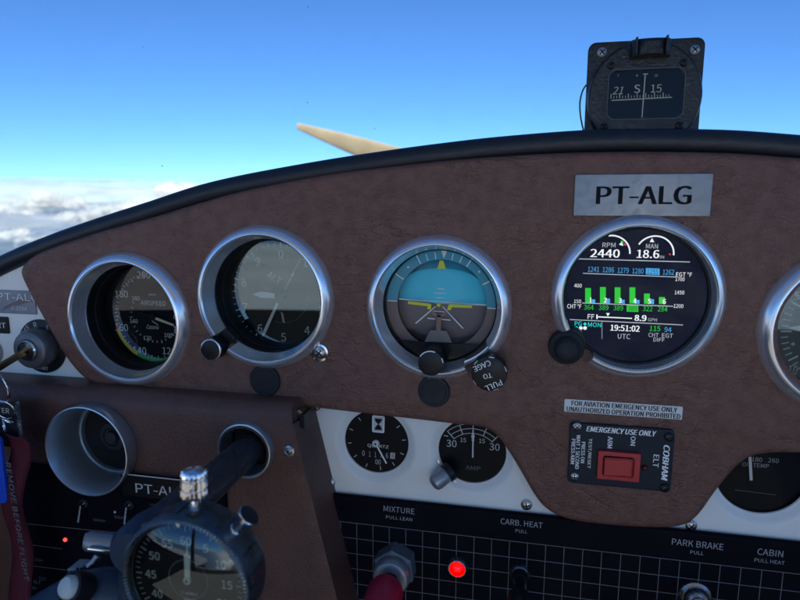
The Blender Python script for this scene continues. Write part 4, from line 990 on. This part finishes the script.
# ------------------------------------------------------------------ intercom panel under the vent
YI = YF - .004
t = thing('intercom_panel', 'black radio panel under the vent with a PT-ALG tag and small toggle switches', 'radio panel', W(110, 540, YI))
b = MB(); zi = W(150, 477.5, YI).z; xi0, xi1 = W(14, 520, YI).x, W(226, 520, YI).x
rn = rv + .0003; an = math.asin((zi - cv2.z) / rn)
notch = [(cv2.x + rn * cos(q_), cv2.z + rn * sin(q_)) for q_ in [an + (-pi - 2 * an) * i / 40 for i in range(41)]]
slab(b, [(xi0, zi - .12), (xi1, zi - .12), (xi1, zi)] + notch + [(xi0, zi)], [], YI, YF + .0004, 'black_board', .0002); y = YI - .0002
for s, x, yy, h in (('SQUELCH', 99, 520.5, 2.6), ('ISOLATE', 120.5, 517.5, 2.6), ('ALT', 37, 582, 3.4), ('TST', 42.5, 579, 3.4), ('ON', 34, 588, 2.6), ('NAV COMM', 34.5, 559.5, 2.6)): b.tpx(s, x, yy, h, 'ink_grey', y)
for a_, b_ in (((23, 523.5), (200, 541)), ((23, 544), (62, 549)), ((28, 565.5), (90, 573))): b.lpx(a_, b_, .45, 'ink_grey', y)
b.build('board', t, 30)
b = MB(); plate(b, ((122, 472.5), (214, 484.5), (212, 506), (120, 494)), 'black_plastic', YI - .0012, YI, .0006); q0, q1 = W(122, 473.5, YI - .0014), W(214, 484, YI - .0014)
zq = (q0.z + q1.z) / 2; b.line((q0.x, zq), (q1.x, zq), .0009, 'ink_dim', YI - .0015); b.tpx('PT-ALG', 160.5, 490.6, 9.6, 'ink_dim', YI - .0015, 50, bold=.004); b.build('tag', t, 30)
for px, py in ((84.5, 503), (130, 504.5), (154, 507)):
    p = W(px, py, YI); b = MB(); b.tube([p, p + Vector((-.0005, -.004, -.001)), p + Vector((.0015, -.009, -.0075)), p + Vector((.0024, -.011, -.0105))], [.0012, .0010, .0009, .0010], 'steel', 12); b.lathe(p, [(.004, 0), (.0038, -.0015), (.0022, -.002), (.0015, -.001)], 'black_soft', 24); b.build('toggle_switch', t)
p = W(65.5, 539.5, YI); b = MB(); b.lathe(p, [(.0016, 0), (.0015, -.001), (.0008, -.0016), (.00001, -.0018)], 'led_red', 18); b.build('pilot_light', t)
p = W(115, 512, YI); b = MB(); b.lathe(p, [(.0010, 0), (.0008, -.0005), (.00001, -.0007)], 'ink_dim', 14); b.build('rivet', t)

# ------------------------------------------------------------------ stopwatch on the yoke
YS = -.178
c = W(186, 582, YS); k = SZ(184.5, 581, YS)
t = thing('stopwatch', 'round clip-on stopwatch with a black dial and chrome winding crown, on the yoke', 'stopwatch', c)
rB = 63.5 * k
b = MB(); b.lathe(c, [(rB * .94, -.0030), (rB * .985, -.0022), (rB, -.0010), (rB * 1.0, .0150), (rB * .96, .0185), (rB * .6, .0200), (.00001, .0200)], 'watch_case', 96)
for a_ in (58, 25, 8, 100, 130): 
    a = radians(a_); Rr = Matrix.Rotation(-a, 3, 'Y'); b.box((c.x + cos(a) * rB * 1.0, c.y + .008, c.z + sin(a) * rB * 1.0), (.0012, .0125, .0042), 'watch_case', Rr)
cs = b.build('case', t)
b = MB(); vs = []; NK = 110                                              # knurled bezel
P_ = [(rB * .885, .0004), (rB * .905, -.0022), (rB * .945, -.0034), (rB * .985, -.0028), (rB * .99, -.0006)]
for i in range(NK * 2):
    a = pi * i / NK; f_ = 1.0 if i % 2 else .985
    for j, (r_, t_) in enumerate(P_): vs.append((c.x + cos(a) * r_ * (f_ if j > 1 else 1), c.y + t_, c.z + sin(a) * r_ * (f_ if j > 1 else 1)))
n = len(P_); b.add(vs, [[i * n + j, ((i + 1) % (2 * NK)) * n + j, ((i + 1) % (2 * NK)) * n + j + 1, i * n + j + 1] for i in range(2 * NK) for j in range(n - 1)], 'watch_case')
qv = (c.x, c.z + rB * .93); b.poly([(qv[0] - .0013, qv[1] + .0008), (qv[0] + .0013, qv[1] + .0008), (qv[0], qv[1] - .0014)], 'lume', c.y - .0036)
b.build('bezel', t, 20)
b = MB(); yd = c.y + .0022; b.disc((c.x, yd, c.z), rB * .90, 'dial', 80); b.lathe((c.x, yd, c.z), [(rB * .90, 0), (rB * .885, -.002)], 'housing', 80); y = yd - .0003
for i in range(60):
    a = pi / 2 - radians(6 * i); big = i % 5 == 0; r1 = rB * .84; r0 = rB * (.74 if big else .775)
    b.line((c.x + cos(a) * r0, c.z + sin(a) * r0), (c.x + cos(a) * r1, c.z + sin(a) * r1), .00042 if big else .00028, 'lume', y)
for i in range(12):
    a = pi / 2 - radians(30 * i); s = str(5 * i) if i else '60'; b.text(s, (c.x + cos(a) * rB * .60, c.z + sin(a) * rB * .60), rB * .125, 'lume', y)
b.arc((c.x, c.z), rB * .30, rB * .31, 0, 2 * pi, 'ink_grey', y); b.text('17 JEWELS', (c.x, c.z - rB * .22), rB * .04, 'ink_dim', y); b.text('SWISS', (c.x, c.z - rB * .32), rB * .045, 'ink_dim', y)
b.build('dial_face', t, 0)
b = MB(); cc2 = Vector((c.x, yd, c.z)); needle(b, cc2, pi / 2 - .06, 0, rB * .40, .0026, .0034, 'lume', yd - .0012); needle(b, cc2, pi / 2 - .06, rB * .40, rB * .62, .0010, .0003, 'lume', yd - .0013); b.lathe((c.x, yd, c.z), [(.0019, 0), (.0019, -.0016), (.0012, -.002), (.0010, -.0017), (.00001, -.0017)], 'lume', 24); b.cyl((c.x, yd - .0018, c.z), .0008, -.0003, .0002, 'ink_black', 14); b.build('hand', t)
b = MB(); b.lathe((c.x, c.y, c.z), [(rB * .89 * sin(a_ / 14 * .70) / sin(.70) if a_ else .00001, -.0010 - .0062 * (cos(a_ / 14 * .70) - cos(.70)) / (1 - cos(.70))) for a_ in range(14, -1, -1)], 'crystal', 80); b.build('crystal', t)
# crown and side button
cm = Vector((c.x, c.y + .0085, c.z))
ax = Vector((.045, .0, 1)).normalized(); o = cm + ax * rB * .97
b = MB(); b.lathe(o, [(.0030, 0), (.0027, .002), (.0030, .0045), (.0026, .0055), (.0026, .0072)], 'chrome', 28, axis=ax); vs = []
NK = 17; P_ = [(.0040, .0066), (.0058, .0070), (.0063, .0078), (.0063, .0112), (.0056, .0116), (.0056, .0122), (.0063, .0126), (.0063, .0160), (.0056, .0164), (.0056, .0170), (.0063, .0174), (.0062, .0190), (.0054, .0202), (.00001, .0207)]
u = Vector((1, 0, -.045)).normalized(); v = ax.cross(u)
for i in range(NK * 2):
    a = pi * i / NK; f_ = 1 if i % 2 else .85
    for r_, t_ in P_: vs.append(o + (u * cos(a) + v * sin(a)) * r_ * (f_ if r_ > .0045 else 1) + ax * t_)
n = len(P_); b.add(vs, [[i * n + j, ((i + 1) % (2 * NK)) * n + j, ((i + 1) % (2 * NK)) * n + j + 1, i * n + j + 1] for i in range(2 * NK) for j in range(n - 1)], 'chrome'); b.build('crown', t, 30)
ax = Vector((cos(radians(48)), 0, sin(radians(48)))); o = cm + ax * rB * .97
b = MB(); b.lathe(o, [(.0036, 0), (.0032, .0015), (.0026, .002), (.0026, .0075), (.0030, .0085), (.0050, .0100), (.0054, .0108), (.0054, .0118), (.0050, .0122)], 'chrome', 36, axis=ax); b.lathe(o, [(.0050, .0122), (.00001, .0124)], 'black_soft', 36, axis=ax); b.build('side_button', t)

# ------------------------------------------------------------------ magnetic compass on the glareshield
YC = .060
t = thing('magnetic_compass', 'black magnetic compass standing on the dash roll, its card reading 21 S 15', 'compass', W(644, 130, YC))
b = MB(); P = [W(*q, YC) for q in ((588.3, 41), (704.8, 38.5), (700, 128), (585, 128))]
x0, x1 = (P[0].x + P[3].x) / 2, (P[1].x + P[2].x) / 2; z1 = (P[0].z + P[1].z) / 2; z0 = P[2].z - .012
slab(b, rrect(x0, x1, z0, z1, .0055), [], YC, YC + .004, 'black_wrinkle', .0008); b.build('mounting_plate', t, 30)
c = W(644, 97, YC - .006); rC = SZ(644, 97, YC - .006, 56.5); b = MB()
b.lathe((c.x, YC, c.z), [(rC, .0005), (rC, -.0050), (rC - .0008, -.0066), (rC - .0022, -.0072), (rC - .010, -.0072)], 'black_wrinkle', 96)
cu_z = []
slab(b, [(c.x + (rC - .008) * cos(2 * pi * i / 72), c.z + (rC - .008) * sin(2 * pi * i / 72)) for i in range(72)], [], YC - .0055, YC + .0002, 'black_wrinkle', .0002)
def ringface(mb, outer_r, win, y_, m_):
    cu = bpy.data.curves.new('s', 'CURVE'); cu.dimensions = '2D'; cu.fill_mode = 'FRONT'
    for lp in ([(c.x + outer_r * cos(2 * pi * i / 72), c.z + outer_r * sin(2 * pi * i / 72)) for i in range(72)], win[::-1]):
        sp = cu.splines.new('POLY'); sp.points.add(len(lp) - 1); sp.use_cyclic_u = True
        for p, q in zip(sp.points, lp): p.co = (q[0], q[1], 0, 1)
    me = curve_mesh(cu); mb.add([(v_.co.x, y_, v_.co.y) for v_ in me.vertices], [list(p.vertices) for p in me.polygons], m_)
yw = YC - .0074
A, B = W(608.5, 70, yw), W(682.5, 118.5, yw); win = rrect(A.x, B.x, B.z, A.z, .0058)
ringface(b, rC - .0018, win, yw, 'black_wrinkle'); b.build('case', t, 30)
b = MB(); wi = rrect(A.x + .0006, B.x - .0006, B.z + .0006, A.z - .0006, .0053); n = len(win)
b.add([(p[0], yw - .0012, p[1]) for p in win] + [(p[0], yw - .0012, p[1]) for p in wi] + [(p[0], yw + .0002, p[1]) for p in win] + [(p[0], yw + .0012, p[1]) for p in wi], [[i, (i + 1) % n, n + (i + 1) % n, n + i] for i in range(n)] + [[i, (i + 1) % n, 2 * n + (i + 1) % n, 2 * n + i] for i in range(n)] + [[n + i, n + (i + 1) % n, 3 * n + (i + 1) % n, 3 * n + i] for i in range(n)], 'frame_dark'); b.build('window_frame', t, 30)
b = MB(); yc = YC - .0060; b.poly(rrect(A.x, B.x, B.z, A.z, .0058), 'dial', yc); y = yc - .0003
for s, x, yy, h in (('21', 617.8, 90.5, 7.6), ('S', 637.2, 88.8, 8.4), ('15', 656.3, 88.5, 8)): b.tpx(s, x, yy, h, 'ink_cream', y, bold=.01 if s == 'S' else 0, shear=.25 if s == '21' else 0)
for k_ in range(21):
    x = 611 + k_ * 2.9; big = k_ % 3 == 0; b.lpx((x, 98.6 - .03 * (x - 611)), (x, 98.6 - .03 * (x - 611) - (4.5 if big else 2.6)), .55 if not big else .8, 'ink_cream', y)
b.lpx((611.5, 100.4), (672, 97.2), 1.0, 'ink_cream', y)
for x in (618, 637, 656): b.tpx('N' if x == 637 else '33' if x == 656 else '3', x, 75.5, 2.2, 'ink_dim', y)
b.build('compass_card', t, 0)
b = MB(); b.lpx((645.3, 74), (642, 117.5), 1.1, 'ink_cream', yc - .0012); b.lpx((643, 74), (648, 74), 1, 'ink_cream', yc - .0012); b.build('lubber_line', t, 0)
b = MB(); b.poly(wi, 'clear_glass', YC - .0080); b.build('glass', t, 0)
b = MB(); zl = W(650, 57, YC - .012); xl0, xl1 = W(631, 50, YC - .012).x, W(671, 50, YC - .012).x; zl1 = W(650, 39, YC - .012).z
pts = [(xl0, 0), (xl0 + .004, .008), (xl0 + .006, .012), (xl1 - .006, .012), (xl1 - .004, .008), (xl1, 0)]
vs = []; zA, zB = zl.z, zl1
for i in range(13):
    a = pi * i / 12; px_ = (xl0 + xl1) / 2 - cos(a) * (xl1 - xl0) / 2; dp = .0135 * (sin(a) ** .5)
    for z_, s_ in ((zA, .96), (zA + .0008, 1), (zB - .003, 1), (zB - .001, .9), (zB, .6)): vs.append((px_, YC - .0070 - dp * s_, z_))
b.add(vs, [[i * 5 + j, (i + 1) * 5 + j, (i + 1) * 5 + j + 1, i * 5 + j + 1] for i in range(12) for j in range(4)] + [[i * 5 for i in range(13)], [i * 5 + 4 for i in range(13)][::-1]], 'black_wrinkle')
b.box(((xl0 + xl1) / 2 - .0105, YC - .018, (zA + zB) / 2), (.0012, .006, zB - zA - .0005), 'black_wrinkle'); b.box(((xl0 + xl1) / 2 + .0085, YC - .019, (zA + zB) / 2), (.0012, .006, zB - zA - .0005), 'black_wrinkle'); b.build('light_cap', t, 30)
for px, py, r_, yy in ((602, 52.5, 5.2, YC), (694.5, 50, 5.2, YC), (611, 65.5, 3.8, yw), (684, 62.5, 4, yw), (604, 127, 4, yw), (679.5, 126, 4.5, yw), (636.5, 54, 2.6, YC - .017), (667, 53, 2.6, YC - .017)):
    screw(t, px, py, yy - .0002, SZ(px, py, yy, r_), 'grey_metal' if yy == YC else 'black_wrinkle', ang=.7)
b = MB(); b.tube(catmull([W(588, 83, YC + .004), W(583, 90, YC + .004), W(580, 102, YC + .003), W(580.5, 116, YC + .002), W(583.5, 131, YC)], 6, False), .0006, 'wire', 8); b.build('wire', t)
